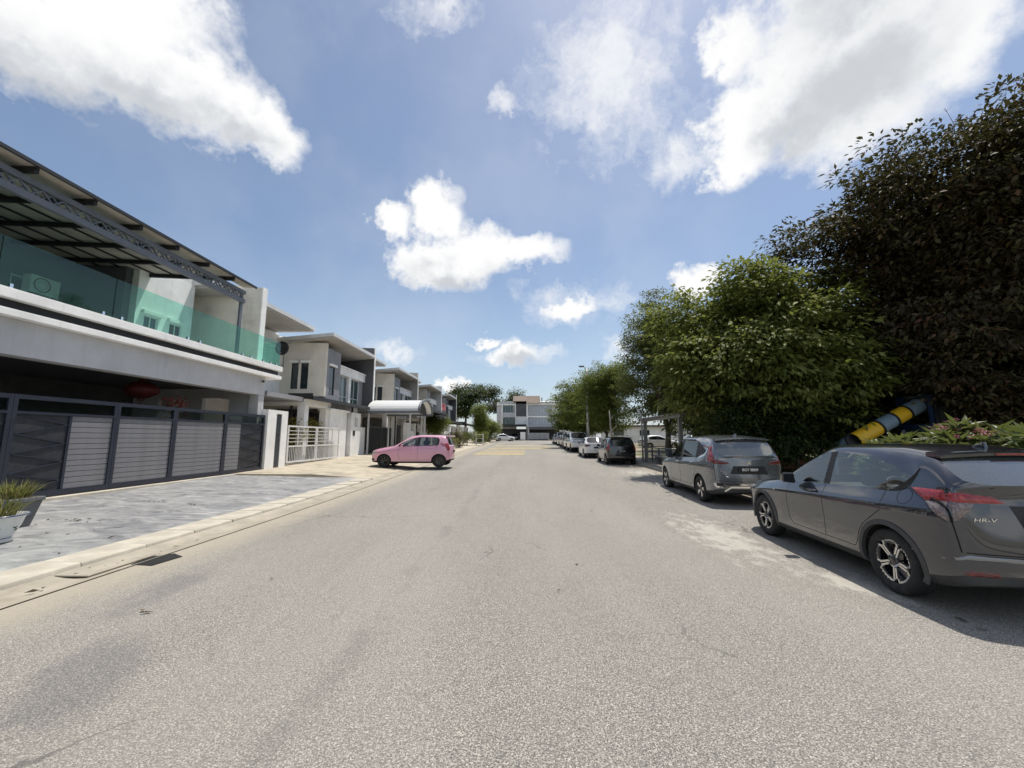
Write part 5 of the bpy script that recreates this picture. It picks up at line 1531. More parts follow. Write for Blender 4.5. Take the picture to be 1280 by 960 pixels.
wp_ = empty('gate_wall', (-11.5, 23.6, 0), 0, 'stepped white gate wall with capped pillar, arched niche and letter box', 'wall')
part('pillar_body', M_WHITEW, wp_, (-.5, .1, .0, 2.3, .15, 3.22)); part('pillar_cap', M_WHITEW, wp_, (-.6, .22, -.15, 2.42, 3.222, 3.36), bevel=.01)
b = MB(); b.wall('x', -.4, .1, 3.05, 4.6, .15, 3.3, [(3.55, 4.15, 2.35, 3.0), (3.35, 3.7, 1.75, 2.1)]); b.build('wall_panel', M_WHITEW, wp_)
part('niche_back', M_LGREY, wp_, (-.25, -.2, 3.5, 4.2, 2.3, 3.05)); part('letter_box', M_STEELD, wp_, (-.2, .12, 3.36, 3.69, 1.76, 2.09))
part('pedestrian_gate', M_LGREY, wp_, (-.2, -.15, 2.31, 3.04, .3, 3.0)); part('low_wall', M_WHITEW, wp_, (-.35, .05, 4.61, 5.6, .15, 2.35), bevel=.01)
bg = empty('driveway_gate', (-11.3, 29.4, 0), 0, 'black barred driveway gate behind the pink car', 'gate')
for (a, e) in ((0.05, 2.6), (2.65, 5.2)):
    lf = part('gate_leaf', M_STEELD, bg, (-.03, .03, a, a + .08, .4, 2.45), (-.03, .03, e - .08, e, .4, 2.45), (-.029, .029, a + .08, e - .08, .4, .5), (-.029, .029, a + .08, e - .08, 2.35, 2.45), (-.008, .0, a + .08, e - .08, .5, 2.35))
    for i in range(1, 12): part('bar', M_STEELD, lf, (.001, .025, a + (e - a) * i / 12 - .02, a + (e - a) * i / 12 + .02, .5, 2.35))
# far boundary walls with pillars
def white_front(y0, y1, label, x=-9.6):
    w = empty('boundary_wall', (x, y0, zg(y0)), 0, label, 'wall', 'white boundary walls down the street')
    L = y1 - y0
    part('wall_panel', M_WHITEW, w, (-.1, .1, .3, L * .36, 0, 1.9)); part('wall_panel', M_WHITEW, w, (-.1, .1, L * .78, L - .3, 0, 1.9))
    for a in (0, L * .36, L * .78 - .4, L - .4):
        q = part('pillar', M_WHITEW, w, (-.2, .2, a, a + .4, 0, 2.55)); part('pillar_cap', M_WHITEW, q, (-.25, .25, a - .05, a + .45, 2.552, 2.63))
    n = 14; gl = part('gate_leaf', M_STEELD, w, (-.02, .02, L * .36 + .42, L * .78 - .42, .15, .22), (-.02, .02, L * .36 + .42, L * .78 - .42, 1.75, 1.83))
    for i in range(n):
        y = L * .36 + .45 + (L * .42 - .9) * i / (n - 1); part('bar', M_STEELD, gl, (-.012, .012, y - .015, y + .015, .22, 1.75))
    return w
white_front(36.5, 43.2, 'white boundary wall in front of the third terrace house', -10.6)
white_front(46.8, 55.5, 'white boundary wall with dark openings left of the far shrubs', -9.2)
white_front(57.5, 66.0, 'farthest white boundary wall before the left shrubs', -9.0)

# ---- three-storey block closing the street
FB = 92.0
fx = lambda u: (u - 652) * .1842
fz = lambda v: 11.46 - (v - 493) * .1835
fb = empty('apartment_block', (0, FB, 1.0), 0, 'three-storey pale block with brown roof and black panel closing the street', 'building')
def fp(nm, m_, u0, u1, v0, v1, d0, d1, root=None): return part(nm, m_, root or fb, (fx(u0), fx(u1), d0, d1, fz(v1) - 1.0, fz(v0) - 1.0))
M_BROWN = mat('brown_roof_tile', (.17, .128, .10), rough=.8, var=.2, vscale=1.2)
fp('wall', M_LGREY, 621, 645, 502.5, 536, .3, 10); fp('wall', M_WHITEW, 660.3, 722, 503, 537, .3, 10)
fp('parapet', M_LGREY, 626, 642, 501.5, 505, .05, .29)
fp('dark_panel', M_DARKW, 645.1, 657.9, 505, 520.5, -.25, 10); fp('white_panel', M_WHITEW, 645.1, 657.9, 520.6, 531, -.1, 10)
fp('floor_band', M_WHITEW, 621, 645, 505, 506.6, -.12, .29); fp('floor_band', M_WHITEW, 660.3, 722, 503.6, 506.2, -.2, .29); fp('floor_band', M_WHITEW, 660.3, 722, 520, 522, -.3, .29)
fp('party_column', M_WHITEW, 658, 660.2, 503, 549, -.4, 10); fp('party_column', M_WHITEW, 627, 628.6, 505, 536, -.3, .29); fp('party_column', M_WHITEW, 644, 645.05, 505, 532, -.3, .29)
fp('balcony_front', M_LGREY, 628.7, 643.9, 516, 522, -.3, .29)
def fwin(u0, u1, v0, v1, pane, n):
    o = fp('window', M_FRAMEW, u0, u1, v0, v1, .05, .285); w_ = (u1 - u0) / n
    for i in range(n): fp('pane', pane, u0 + w_ * i + .15, u0 + w_ * (i + 1) - .15, v0 + .25, v1 - .25, .0, .049, o)
fwin(629, 641.5, 507.2, 515.8, M_PANEG, 4); fwin(629, 643.9, 522.3, 531, M_PANEG, 4)
M_BLIND = mat('pale_blind', (.42, .45, .48), rough=.5, var=.15, vscale=1.5)
fwin(660.8, 690, 507, 519.5, M_BLIND, 8); fwin(660.8, 690, 523, 531.5, M_BLIND, 8); fwin(648.4, 650.2, 523, 530, M_PANE, 1); fwin(652.2, 654, 523, 530, M_PANE, 1)
b = MB(); y0_, y1_ = -.8, 9
for (u0, u1, vb) in ((641.5, 658.2, 502.0), (658.2, 675.5, 504.2)):
    z1_, zb_ = fz(493.5) - 1, fz(vb) - 1
    b.hexa([(fx(u0), -.9, zb_), (fx(u1), -.9, zb_), (fx(u1), 8, zb_), (fx(u0), 8, zb_), (fx(u0), 2.5, z1_), (fx(u1), 2.5, z1_), (fx(u1), 5, z1_), (fx(u0), 5, z1_)])
rf = b.build('roof', M_BROWN, fb)
b = MB(); b.tube([(fx(678), 2, fz(504) - 1), (fx(678), 2, fz(496) - 1)], .12, 8); b.build('roof_vent', M_STEEL, rf)
b = MB(); b.hexa([(fx(675.6), -.6, fz(503) - 1), (fx(722), -.6, fz(503) - 1), (fx(722), 9, fz(503) - 1), (fx(675.6), 9, fz(503) - 1), (fx(675.6), 3, fz(500) - 1), (fx(722), 3, fz(500) - 1), (fx(722), 5, fz(500) - 1), (fx(675.6), 5, fz(500) - 1)]); b.build('roof', M_ROOFW, fb)
fp('porch_canopy', M_STEELD, 629, 657.8, 531.3, 533.5, -4.5, .29); fp('porch_canopy', M_LGREY, 660.3, 700, 533, 534.2, -4.5, .29); fp('porch_canopy', M_STEEL, 660.5, 700, 535, 536.6, -5.2, .29)
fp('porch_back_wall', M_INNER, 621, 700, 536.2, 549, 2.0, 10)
fp('gate_wall', M_WHITEW, 650.5, 656.5, 540.5, 549.5, -5.4, -5.1)
gt = fp('gate', M_LGREY, 660.5, 684, 541.5, 549, -5.3, -5.22)
for i in range(16): fp('gate_bar', M_STEEL, 661 + i * 1.45, 661.5 + i * 1.45, 541.8, 548.8, -5.35, -5.301, gt)
for u in (660, 699): fp('porch_post', M_WHITEW, u, u + .8, 534.3, 549.5, -4.6, -4.4)

# ------------------------------------------------------------------ trees and plants
def leaf_mesh(name, P, Nrm, Dirs, length, width, tint, mat_, fold=0.25):
    """many leaves as folded diamonds: P base points, Dirs growth direction, Nrm face normal"""
    n = len(P)
    D = Dirs / np.linalg.norm(Dirs, axis=1, keepdims=True)
    S = np.cross(D, Nrm); S /= np.maximum(np.linalg.norm(S, axis=1, keepdims=True), 1e-6)
    U = np.cross(S, D)
    L = length[:, None]; W = width[:, None]
    mid = P + D * L * .45 
    a = mid + S * W * .5 + U * W * fold * .5; c = mid - S * W * .5 + U * W * fold * .5
    tip = P + D * L - U * L * .10
    co = np.stack([P, a, tip, c], axis=1).reshape(-1, 3).astype(np.float32)
    me = bpy.data.meshes.new(name)
    me.vertices.add(n * 4); me.vertices.foreach_set('co', co.ravel())
    # two triangles per leaf sharing the midrib
    idx = np.arange(n)[:, None] * 4
    loops = np.concatenate([idx + 0, idx + 1, idx + 2, idx + 0, idx + 2, idx + 3], axis=1).astype(np.int32)
    me.loops.add(n * 6); me.loops.foreach_set('vertex_index', loops.ravel())
    me.polygons.add(n * 2); me.polygons.foreach_set('loop_start', (np.arange(n * 2) * 3).astype(np.int32))
    me.update(calc_edges=True)
    at = me.attributes.new('tint', 'FLOAT', 'POINT'); at.data.foreach_set('value', np.repeat(tint, 4).astype(np.float32))
    me.materials.append(mat_)
    return me


def unit(v): return v / np.maximum(np.linalg.norm(v, axis=1, keepdims=True), 1e-6)


def crown_mesh(name, seed, c, r, lobes, leaves, size, mat_, per=26, droop=.3, lobe_r=.42, hollow=.55, spread=.9, aspect=.42, flat=.5):
    """crown made of lobes; each lobe carries sprays of leaves near its skin"""
    g = np.random.default_rng(seed)
    c = np.array(c, float); r = np.array(r, float)
    ld = unit(g.normal(size=(lobes, 3))); lr = g.uniform(.30, .80, size=(lobes, 1)) ** .7
    LC = ld * lr
    LR = lobe_r * g.uniform(.75, 1.25, size=lobes)
    nspray = leaves // per
    li = g.integers(0, lobes, nspray)
    sd_ = unit(g.normal(size=(nspray, 3))); sr = g.uniform(hollow, 1.0, size=(nspray, 1))
    SC = LC[li] + sd_ * LR[li][:, None] * sr
    keep = np.linalg.norm(SC, axis=1) < 1.12
    SC, sd_ = SC[keep], sd_[keep]; ns = len(SC)
    out = unit(SC * r + 1e-6)
    SW = c + SC * r
    tint_s = np.clip(.45 + .22 * g.normal(size=ns), 0, 1)
    s = size * spread * 2.0
    off = unit(g.normal(size=(ns * per, 3))).reshape(ns, per, 3) * (g.uniform(0, 1, (ns, per, 1)) ** .5) * s * 1.7 * np.array([1, 1, flat])
    P = (SW[:, None, :] + off).reshape(-1, 3)
    o2 = np.repeat(out, per, axis=0)
    D = unit(unit(off.reshape(-1, 3)) * .8 + o2 * .5 + g.normal(size=P.shape) * .45); D[:, 2] -= droop; D = unit(D)
    Nn = unit(np.array([0, 0, 1.0]) * 1.1 + o2 * .35 + g.normal(size=P.shape) * .45)
    Ln = size * g.uniform(.65, 1.35, len(P)); Wd = Ln * aspect * g.uniform(.8, 1.2, len(P))
    t = np.clip(np.repeat(tint_s, per) + .16 * g.normal(size=len(P)), 0, 1)
    return leaf_mesh(name, P, Nn, D, Ln, Wd, t, mat_), c + LC * r


M_BARK = mat('bark', (0.13, 0.105, 0.08), rough=.95, var=.3, vscale=6, bump=.8, bscale=22)
M_BARKP = mat('pale_bark', (0.36, 0.33, 0.28), rough=.9, var=.3, vscale=5, bump=.5, bscale=25)


def tree(name, label, x, y, seed, c, r, lobes, leaves, size, mat_, trunk=.2, group=None, bark=None, dz=.1, twigs=0, cat='tree', **k):
    """c: crown centre above the foot; r: half-axes"""
    z = zg(y) + dz
    root = empty(name, (x, y, z), 0, label, cat, group)
    me, lobesW = crown_mesh('crown', seed, c, r, lobes, leaves, size, mat_, **k)
    link('crown', me, None, root)
    g = random.Random(seed); b = MB(); bark = bark or M_BARK
    fork = Vector((c[0] * .5, c[1] * .5, max(.6, (c[2] - r[2]) * .95 + .35)))
    b.tube([(0, 0, -.1), (g.uniform(-.08, .08), g.uniform(-.08, .08), fork.z * .5), tuple(fork)], [trunk * 1.25, trunk, trunk * .8], 10)
    tr_ = b.build('trunk', bark, root, True)
    b = MB()
    for q in lobesW[:min(len(lobesW), 16)]:
        q = Vector(q); m_ = fork.lerp(q, .5) + Vector((g.uniform(-.3, .3), g.uniform(-.3, .3), g.uniform(-.1, .4)))
        b.tube([tuple(fork - Vector((0, 0, .2))), tuple(m_), tuple(q)], [trunk * .5, trunk * .28, trunk * .08], 6)
    for i in range(twigs):
        a = g.uniform(0, 6.28); e = g.uniform(.25, 1.25)
        p = Vector((c[0] + r[0] * math.cos(a) * math.cos(e), c[1] + r[1] * math.sin(a) * math.cos(e), c[2] + r[2] * math.sin(e))) * 1.0
        d = (p - Vector(c)).normalized(); q = p + d * g.uniform(.15, .5) + Vector((g.uniform(-.2, .2), g.uniform(-.2, .2), .25))
        p = Vector(c) + (p - Vector(c)) * .93; q = p + d * g.uniform(.2, .6) + Vector((g.uniform(-.15, .15), g.uniform(-.15, .15), .2))
        b.tube([tuple(p - d * 1.6), tuple(p), tuple(q)], [.02, .010, .004], 4)
        for _ in range(3):
            t = p.lerp(q, g.uniform(.2, .9)); b.tube([tuple(t), tuple(t + Vector((g.uniform(-.15, .15), g.uniform(-.15, .15), g.uniform(.05, .2))))], [.006, .003], 4)
    b.build('limbs', bark, tr_, True)
    return root


L_BROWN = leaf_mat('bronze_leaves', [(0.028, 0.020, 0.012), (0.062, 0.046, 0.025), (0.085, 0.082, 0.032), (0.15, 0.07, 0.04)], .62, .22, False)
L_GREEN = leaf_mat('mid_green_leaves', [(0.07, 0.088, 0.022), (0.14, 0.165, 0.038), (0.20, 0.225, 0.058), (0.27, 0.265, 0.09)], .6, .40)
L_OLIVE = leaf_mat('olive_leaves', [(0.04, 0.052, 0.016), (0.08, 0.098, 0.030), (0.125, 0.138, 0.048), (0.17, 0.17, 0.065)], .65, .35)
L_FRESH = leaf_mat('fresh_leaves', [(0.05, 0.075, 0.016), (0.10, 0.14, 0.028), (0.16, 0.19, 0.045), (0.23, 0.23, 0.06)], .65, .4)
L_DARK = leaf_mat('dark_green_leaves', [(0.012, 0.022, 0.008), (0.03, 0.048, 0.014), (0.05, 0.07, 0.02), (0.07, 0.09, 0.03)], .5, .2)
L_YEL = leaf_mat('yellowing_leaves', [(0.10, 0.10, 0.02), (0.30, 0.25, 0.05), (0.42, 0.34, 0.08), (0.16, 0.17, 0.04)], .5, .3)

tree('bronze_tree', 'huge dark bronze-leaved tree rising at the right edge', 18.0, 15.6, 11, (0, 0, 8.1), (6.6, 5.4, 6.1), 90, 170000, .225, L_BROWN, .32, twigs=40, hollow=.4, droop=.35, lobe_r=.34, per=40, flat=.3, spread=.95)
tree('green_tree', 'broad fresh green tree with drooping leaf sprays behind the people carrier', 10.1, 16.6, 12, (0, 0, 4.9), (4.3, 3.3, 4.5), 46, 66000, .23, L_GREEN, .16, per=26, droop=.45, aspect=.48, lobe_r=.32, spread=.85, hollow=.45, flat=.25)
tree('olive_tree', 'tall dense olive green tree above the covered bench', 9.2, 25.5, 13, (0, 0, 6.3), (3.3, 3.1, 4.9), 40, 70000, .15, L_OLIVE, .18, lobe_r=.34, per=34, flat=.35)
tree('street_tree', 'round bright green tree behind the lamp post', 7.9, 37.5, 14, (0, 0, 4.9), (2.7, 2.8, 3.6), 26, 40000, .17, L_FRESH, .13, flat=.35)
tree('street_tree', 'round bright green tree left of the lamp post', 7.2, 46.0, 15, (0, 0, 5.0), (3.2, 3.2, 3.6), 26, 36000, .19, L_FRESH, .14, flat=.35)
tree('street_tree', 'farthest round green tree in front of the three-storey block', 7.6, 58.0, 16, (0, 0, 4.7), (3.7, 3.4, 3.4), 26, 30000, .23, L_FRESH, .15, flat=.35)
tree('park_tree', 'dark green tree behind the fresh green one', 14.2, 24.0, 21, (0, 0, 4.3), (4.4, 3.6, 4.0), 30, 30000, .24, L_DARK, .2)
tree('park_tree', 'dark green park tree far behind the yellow slide', 21.5, 22.0, 22, (0, 0, 4.6), (5.4, 4.0, 4.4), 30, 34000, .26, L_DARK, .2)
tree('park_tree', 'dark green park tree between the olive tree and the far houses', 15.5, 36.0, 23, (0, 0, 5.6), (5.0, 4.2, 4.0), 24, 17000, .28, L_DARK, .2)
tree('park_tree', 'dark green park tree at the right background edge', 31.0, 26.0, 24, (0, 0, 5.4), (6.0, 4.6, 4.4), 26, 18000, .30, L_DARK, .22)
tree('understorey_tree', 'low dark bushy tree in the shade between green and bronze trees', 16.6, 18.6, 25, (0, 0, 3.2), (4.2, 2.6, 2.9), 24, 26000, .22, L_BROWN, .12, flat=.3)
tree('understorey_tree', 'low dark bushy tree behind the people carrier tail', 11.0, 19.6, 26, (0, 0, 2.6), (3.4, 2.0, 2.3), 24, 26000, .2, L_DARK, .1, flat=.3)
tree('understorey_tree', 'low dark bushy tree under the bronze crown at the right edge', 15.9, 13.4, 27, (0, 0, 3.3), (2.9, 1.9, 2.4), 20, 22000, .19, L_BROWN, .1, flat=.3)
tree('understorey_tree', 'dark low hedge-like shrub filling the gap behind the people carrier roof', 10.3, 15.4, 28, (0, 0, 1.95), (3.1, .9, 1.35), 24, 24000, .16, L_DARK, .07, flat=.3, cat='shrub')
tree('tall_tree', 'dark spreading tree above the last left houses', -13.5, 97.0, 31, (0, 0, 9.6), (6.6, 5.5, 4.6), 22, 12000, .50, L_DARK, .3, lobe_r=.34)
tree('tall_tree', 'dark tree with sky gaps left of the brown roof', -5.6, 106.0, 32, (0, 0, 10.2), (6.2, 5.5, 4.4), 16, 9000, .50, L_DARK, .35, lobe_r=.30)
tree('garden_tree', 'pointed green garden tree among the far left houses', -7.2, 66.0, 33, (0, 0, 3.7), (2.0, 2.0, 2.5), 14, 12000, .22, L_FRESH, .10)
tree('garden_tree', 'low bushy tree beside the far white saloon', -5.9, 73.0, 34, (0, 0, 2.0), (2.3, 2.4, 2.0), 14, 12000, .22, L_GREEN, .08)
tree('garden_tree', 'green bush tree behind the pink car tail', -9.4, 43.8, 35, (0, 0, 2.5), (1.5, 1.6, 1.2), 12, 9000, .15, L_FRESH, .07)

# bare young tree
bt = empty('young_tree', (6.75, 30.5, zg(30.5) + .1), 0, 'thin pale bare young tree behind the black hatchback', 'tree')
b = MB(); b.tube([(0, 0, -.1), (.02, 0, 1.3), (-.05, .02, 2.4), (-.1, 0, 3.3)], [.09, .08, .06, .03], 8); b.build('trunk', M_BARKP, bt, True)
b = MB(); b.tube([(-.02, 0, 1.75), (.25, .1, 1.95), (.42, .1, 2.15)], [.035, .025, .015], 6); b.tube([(0, 0, 1.55), (-.3, 0, 1.8)], [.03, .012], 6); b.tube([(-.05, 0, 2.5), (.15, 0, 2.9)], [.03, .012], 6); b.build('limbs', M_BARKP, bt, True)


def shrub(name, label, x, y, seed, r, h, leaves, size, mat_, group=None, dz=.08):
    root = empty(name, (x, y, zg(y) + dz), 0, label, 'shrub', group)
    me, _ = crown_mesh('foliage', seed, (0, 0, h * .58), (r, r, h * .5), 9, leaves, size, mat_, lobe_r=.5, droop=.1)
    link('foliage', me, None, root)
    b = MB(); g = random.Random(seed)
    for i in range(5):
        a = g.uniform(0, 6.28); b.tube([(0, 0, -.05), (r * .3 * math.cos(a), r * .3 * math.sin(a), h * .4), (r * .6 * math.cos(a), r * .6 * math.sin(a), h * .8)], [.02, .015, .006], 5)
    b.build('stems', M_BARK, root, True)
    return root


L_DRY = leaf_mat('dry_leaves', [(0.05, 0.05, 0.02), (0.12, 0.10, 0.05), (0.19, 0.14, 0.08), (0.10, 0.11, 0.03)], .6, .2)
shrub('shrub', 'dry brown-green shrub right behind the pink car bumper', -6.3, 33.5, 41, .75, 1.5, 2600, .12, L_DRY, 'verge shrubs on the left')
shrub('shrub', 'low green shrub by the far left verge near the white wall', -7.0, 38.5, 42, .85, 1.3, 2600, .13, L_GREEN, 'verge shrubs on the left')
shrub('shrub', 'brown dry shrub in front of the far white wall', -6.8, 43.5, 43, .8, 1.8, 2600, .14, L_DRY, 'verge shrubs on the left')
shrub('shrub', 'dark green shrub beside the white metal rack', -6.9, 51.0, 44, 1.0, 1.7, 2600, .16, L_OLIVE, 'verge shrubs on the left')
shrub('shrub', 'green shrub past the white metal rack', -6.3, 60.5, 45, 1.1, 1.8, 2600, .18, L_GREEN, 'verge shrubs on the left')

# white metal rack on the verge
rk = empty('plant_rack', (-5.95, 52.5, zg(52.5) + .06), 0, 'white metal rack on the far left verge', 'rack')
for (a, c_) in ((0, 0), (.9, 0), (0, .7), (.9, .7)): part('leg', M_FRAMEW, rk, (a - .03, a + .03, c_ - .03, c_ + .03, 0, 1.5))
for z in (.35, .85, 1.4): part('shelf', M_FRAMEW, rk, (-.02, .92, -.02, .72, z, z + .05))


# ---- foreground pots
def blades(name, n, r0, length, seed, mat_, parent, z0, spread=1.0, width=.022):
    g = np.random.default_rng(seed); vs, fs, tn = [], [], []
    for i in range(n):
        a = g.uniform(0, 6.283); rr = r0 * math.sqrt(g.uniform()); L = length * g.uniform(.6, 1.15); lean = g.uniform(.15, 1.0) * spread
        p = np.array([rr * math.cos(a), rr * math.sin(a), z0]); a2 = a + g.normal() * .6
        hd = np.array([math.cos(a2), math.sin(a2), 0]); sd2 = np.array([-math.sin(a2), math.cos(a2), 0]) * width * g.uniform(.7, 1.3)
        t_ = g.uniform(); k0 = len(vs)
        for j in range(5):
            s = j / 4; q = p + hd * L * lean * s ** 1.3 + np.array([0, 0, L * (s * (1 - .45 * lean * s))]); w = (1 - s ** 2) * .5 + .02
            vs += [q + sd2 * w, q - sd2 * w]; tn += [t_, t_]
        for j in range(4): fs.append((k0 + 2 * j, k0 + 2 * j + 1, k0 + 2 * j + 3, k0 + 2 * j + 2))
    me = bpy.data.meshes.new(name); me.from_pydata([tuple(v) for v in vs], [], fs)
    at = me.attributes.new('tint', 'FLOAT', 'POINT'); at.data.foreach_set('value', np.array(tn, np.float32)); me.materials.append(mat_); me.update()
    return tag(link(name, me, None, parent), kind='stuff')


L_GRASSY = leaf_mat('strap_leaves', [(0.06, 0.075, 0.02), (0.13, 0.14, 0.04), (0.22, 0.21, 0.08), (0.33, 0.27, 0.14)], .5, .3)
M_SOILP = mat('potting_soil', (.10, .07, .04), rough=.95, var=.4, vscale=20)
dzp = lambda x, y: zg(y) + drive_dz(x, y) + .002
p1 = empty('plant_pot', (-7.85, 5.95, dzp(-7.85, 5.95)), 0, 'white glazed round pot with blue rim and green leaf motif at the left edge', 'plant pot')
M_GLAZE = mat('white_glaze', (.62, .64, .62), rough=.18, var=.06, coat=.5, dirt=(.35, .33, .28), dscale=4, damt=.3)
b = MB(); b.lathe([(0, .0), (.26, .0), (.285, .03), (.25, .06), (.34, .27), (.375, .40), (.42, .43), (.42, .45), (.365, .45), (.34, .40), (0, .39)], 40); b.build('pot', M_GLAZE, p1, True)
b = MB(); b.lathe([(.4205, .432), (.4235, .44), (.421, .4515), (.41, .452)], 40); b.lathe([(.360, .352), (.365, .366)], 40); b.lathe([(.256, .068), (.260, .08)], 40); b.build('blue_rim', mat('blue_glaze', (.05, .07, .16), rough=.2, var=.1), p1, True)
b = MB()
for (a, z, s) in ((-.62, .24, .06), (-.50, .28, .05), (-.72, .17, .05), (-.38, .25, .045), (-.58, .19, .05), (-.46, .21, .04), (-1.3, .25, .06), (-1.45, .2, .05), (.3, .25, .06), (.45, .2, .05)):
    rr = .335 + (z - .27) * .35 + .006
    b.add([(rr * math.cos(a + da), rr * math.sin(a + da), z + dz_) for da, dz_ in ((-s * 2.6, -.01), (0, -s * .55), (s * 2.6, .012), (0, s * .6))], [(0, 1, 2, 3)])
b.build('leaf_motif', mat('green_glaze', (.06, .13, .07), rough=.25, var=.2), p1)
b = MB(); b.lathe([(0, .40), (.35, .395)], 24); b.build('soil', M_SOILP, p1)
blades('strap_leaves', 230, .28, .42, 5, L_GRASSY, p1, .39, .9)
p2 = empty('plant_pot', (-8.72, 6.85, dzp(-8.7, 6.85)), 0, 'dark grey square tapered pot behind the white glazed pot', 'plant pot')
p1.scale = (.88, .88, .88); p2.scale = (.85, .85, .85)
M_DPOT = mat('dark_pot', (.13, .135, .14), rough=.7, var=.2, vscale=5, bump=.3, bscale=40)
b = MB()
for (w0, z0, w1, z1) in ((.20, 0, .29, .50), (.315, .50, .315, .58)):
    b.hexa([(-w0, -w0, z0), (w0, -w0, z0), (w0, w0, z0), (-w0, w0, z0), (-w1, -w1, z1), (w1, -w1, z1), (w1, w1, z1), (-w1, w1, z1)])
b.build('pot', M_DPOT, p2, bevel=.015); part('soil', M_SOILP, p2, (-.26, .26, -.26, .26, .55, .583))
blades('strap_leaves', 200, .24, .42, 6, L_GRASSY, p2, .57, .9)

# potted yellow plants behind the white gate
def pot_plant(x, y, h, seed, label, mat_, leaf=.16, n=500, r=.45, group=None):
    root = empty('potted_plant', (x, y, zg(y) + .19), 0, label, 'potted plant', group)
    b = MB(); b.lathe([(0, 0), (.2, 0), (.27, .38), (.30, .40), (.25, .40), (.24, .36), (0, .36)], 20); b.build('pot', M_DPOT, root, True)
    me, _ = crown_mesh('foliage', seed, (0, 0, h * .68), (r, r, h * .36), 8, n, leaf, mat_, per=10, lobe_r=.5, droop=.4)
    link('foliage', me, None, root)
    b = MB(); g = random.Random(seed)
    for i in range(5): b.tube([(0, 0, .35), (g.uniform(-.2, .2), g.uniform(-.2, .2), h * .6), (g.uniform(-.3, .3), g.uniform(-.3, .3), h * .9)], [.02, .014, .006], 5)
    b.build('stems', M_BARK, root, True); return root
pot_plant(-12.2, 21.3, 2.7, 51, 'tall yellow-leaved potted plant behind the left leaf of the white gate', L_YEL, .2, 800, .5)
pot_plant(-12.1, 22.9, 2.1, 52, 'shorter yellow-green potted plant behind the middle of the white gate', L_YEL, .17, 600, .4)
pot_plant(-12.3, 14.0, 2.75, 53, 'red blossom branches showing above the charcoal gate', leaf_mat('red_blossom', [(.25, .02, .02), (.4, .05, .04), (.5, .12, .08), (.3, .03, .03)], .6, .2), .10, 700, .42)

# fallen twigs and leaves
g_ = np.random.default_rng(9); P_, D_ = [], []
def scatter(cx, cy, n, sx, sy):
    for _ in range(n):
        x, y = cx + g_.normal() * sx, cy + g_.normal() * sy
        P_.append((x, y, zg(y) + (drive_dz(x, y) if x < -6.1 else .004) + .008)); D_.append((g_.normal(), g_.normal(), .12))
scatter(-8.2, 7.5, 12, .30, .05); scatter(-8.6, 9.6, 7, .2, .06); scatter(-7.6, 9.3, 4, .1, .05); scatter(-7.2, 6.4, 10, .9, .5); scatter(-5.3, 5.0, 10, .1, 1.0); scatter(-3.6, 4.0, 2, .05, .05); scatter(4.0, 3.9, 2, .03, .03); scatter(-1, 4, 3, 2, 1.5); scatter(6.1, 12, 60, .18, 6)
P_, D_ = np.array(P_), np.array(D_); n_ = len(P_)
lm = leaf_mesh('leaf_litter', P_, np.tile([0, 0, 1.0], (n_, 1)) + g_.normal(size=(n_, 3)) * .3, D_, g_.uniform(.05, .12, n_), g_.uniform(.015, .045, n_), g_.uniform(0, 1, n_), leaf_mat('litter', [(.03, .025, .02), (.08, .06, .035), (.16, .11, .06), (.05, .05, .03)], .8, .05))
tag(link('leaf_litter', lm), 'small dry leaves and twigs lying on paving and road edges', 'leaf litter', kind='stuff')

# ------------------------------------------------------------------ park side furniture
# frangipani hedge
def rosette_mesh(seed):
    g = np.random.default_rng(seed); n = 12
    a = np.arange(n) * 2.4 + g.normal(size=n) * .2; el = g.uniform(-.15, .95, n)
    D = np.stack([np.cos(a) * np.cos(el), np.sin(a) * np.cos(el), np.sin(el)], 1)
    P = D * .03; N_ = np.tile([0, 0, 1.0], (n, 1)) + g.normal(size=(n, 3)) * .15
    return leaf_mesh('leaf_rosette', P, N_, D, g.uniform(.24, .36, n), g.uniform(.07, .10, n), np.clip(g.normal(.5, .25, n), 0, 1), L_PLUM, .35)
L_PLUM = leaf_mat('frangipani_leaves', [(0.035, 0.055, 0.018), (0.075, 0.105, 0.035), (0.12, 0.15, 0.06), (0.17, 0.19, 0.09)], .4, .28)
ROS = [rosette_mesh(60 + i) for i in range(4)]
def flower_mesh(name, col):
    g = np.random.default_rng(3); b = MB()
    for k in range(9):
        c_ = Vector((g.normal() * .05, g.normal() * .05, abs(g.normal()) * .03)); rt = g.uniform(0, 6)
        for j in range(5):
            a = rt + j * 1.2566; u = Vector((math.cos(a), math.sin(a), .35)); w = Vector((-math.sin(a), math.cos(a), 0))
            b.add([tuple(c_), tuple(c_ + u * .03 + w * .018), tuple(c_ + u * .055), tuple(c_ + u * .03 - w * .018)], [(0, 1, 2, 3)])
    return b.mesh(name, mat(name, col, rough=.6, var=.15, vscale=20), fix=False)
FL_P = flower_mesh('pink_flower_cluster', (.70, .28, .36)); FL_W = flower_mesh('white_flower_cluster', (.78, .74, .66))
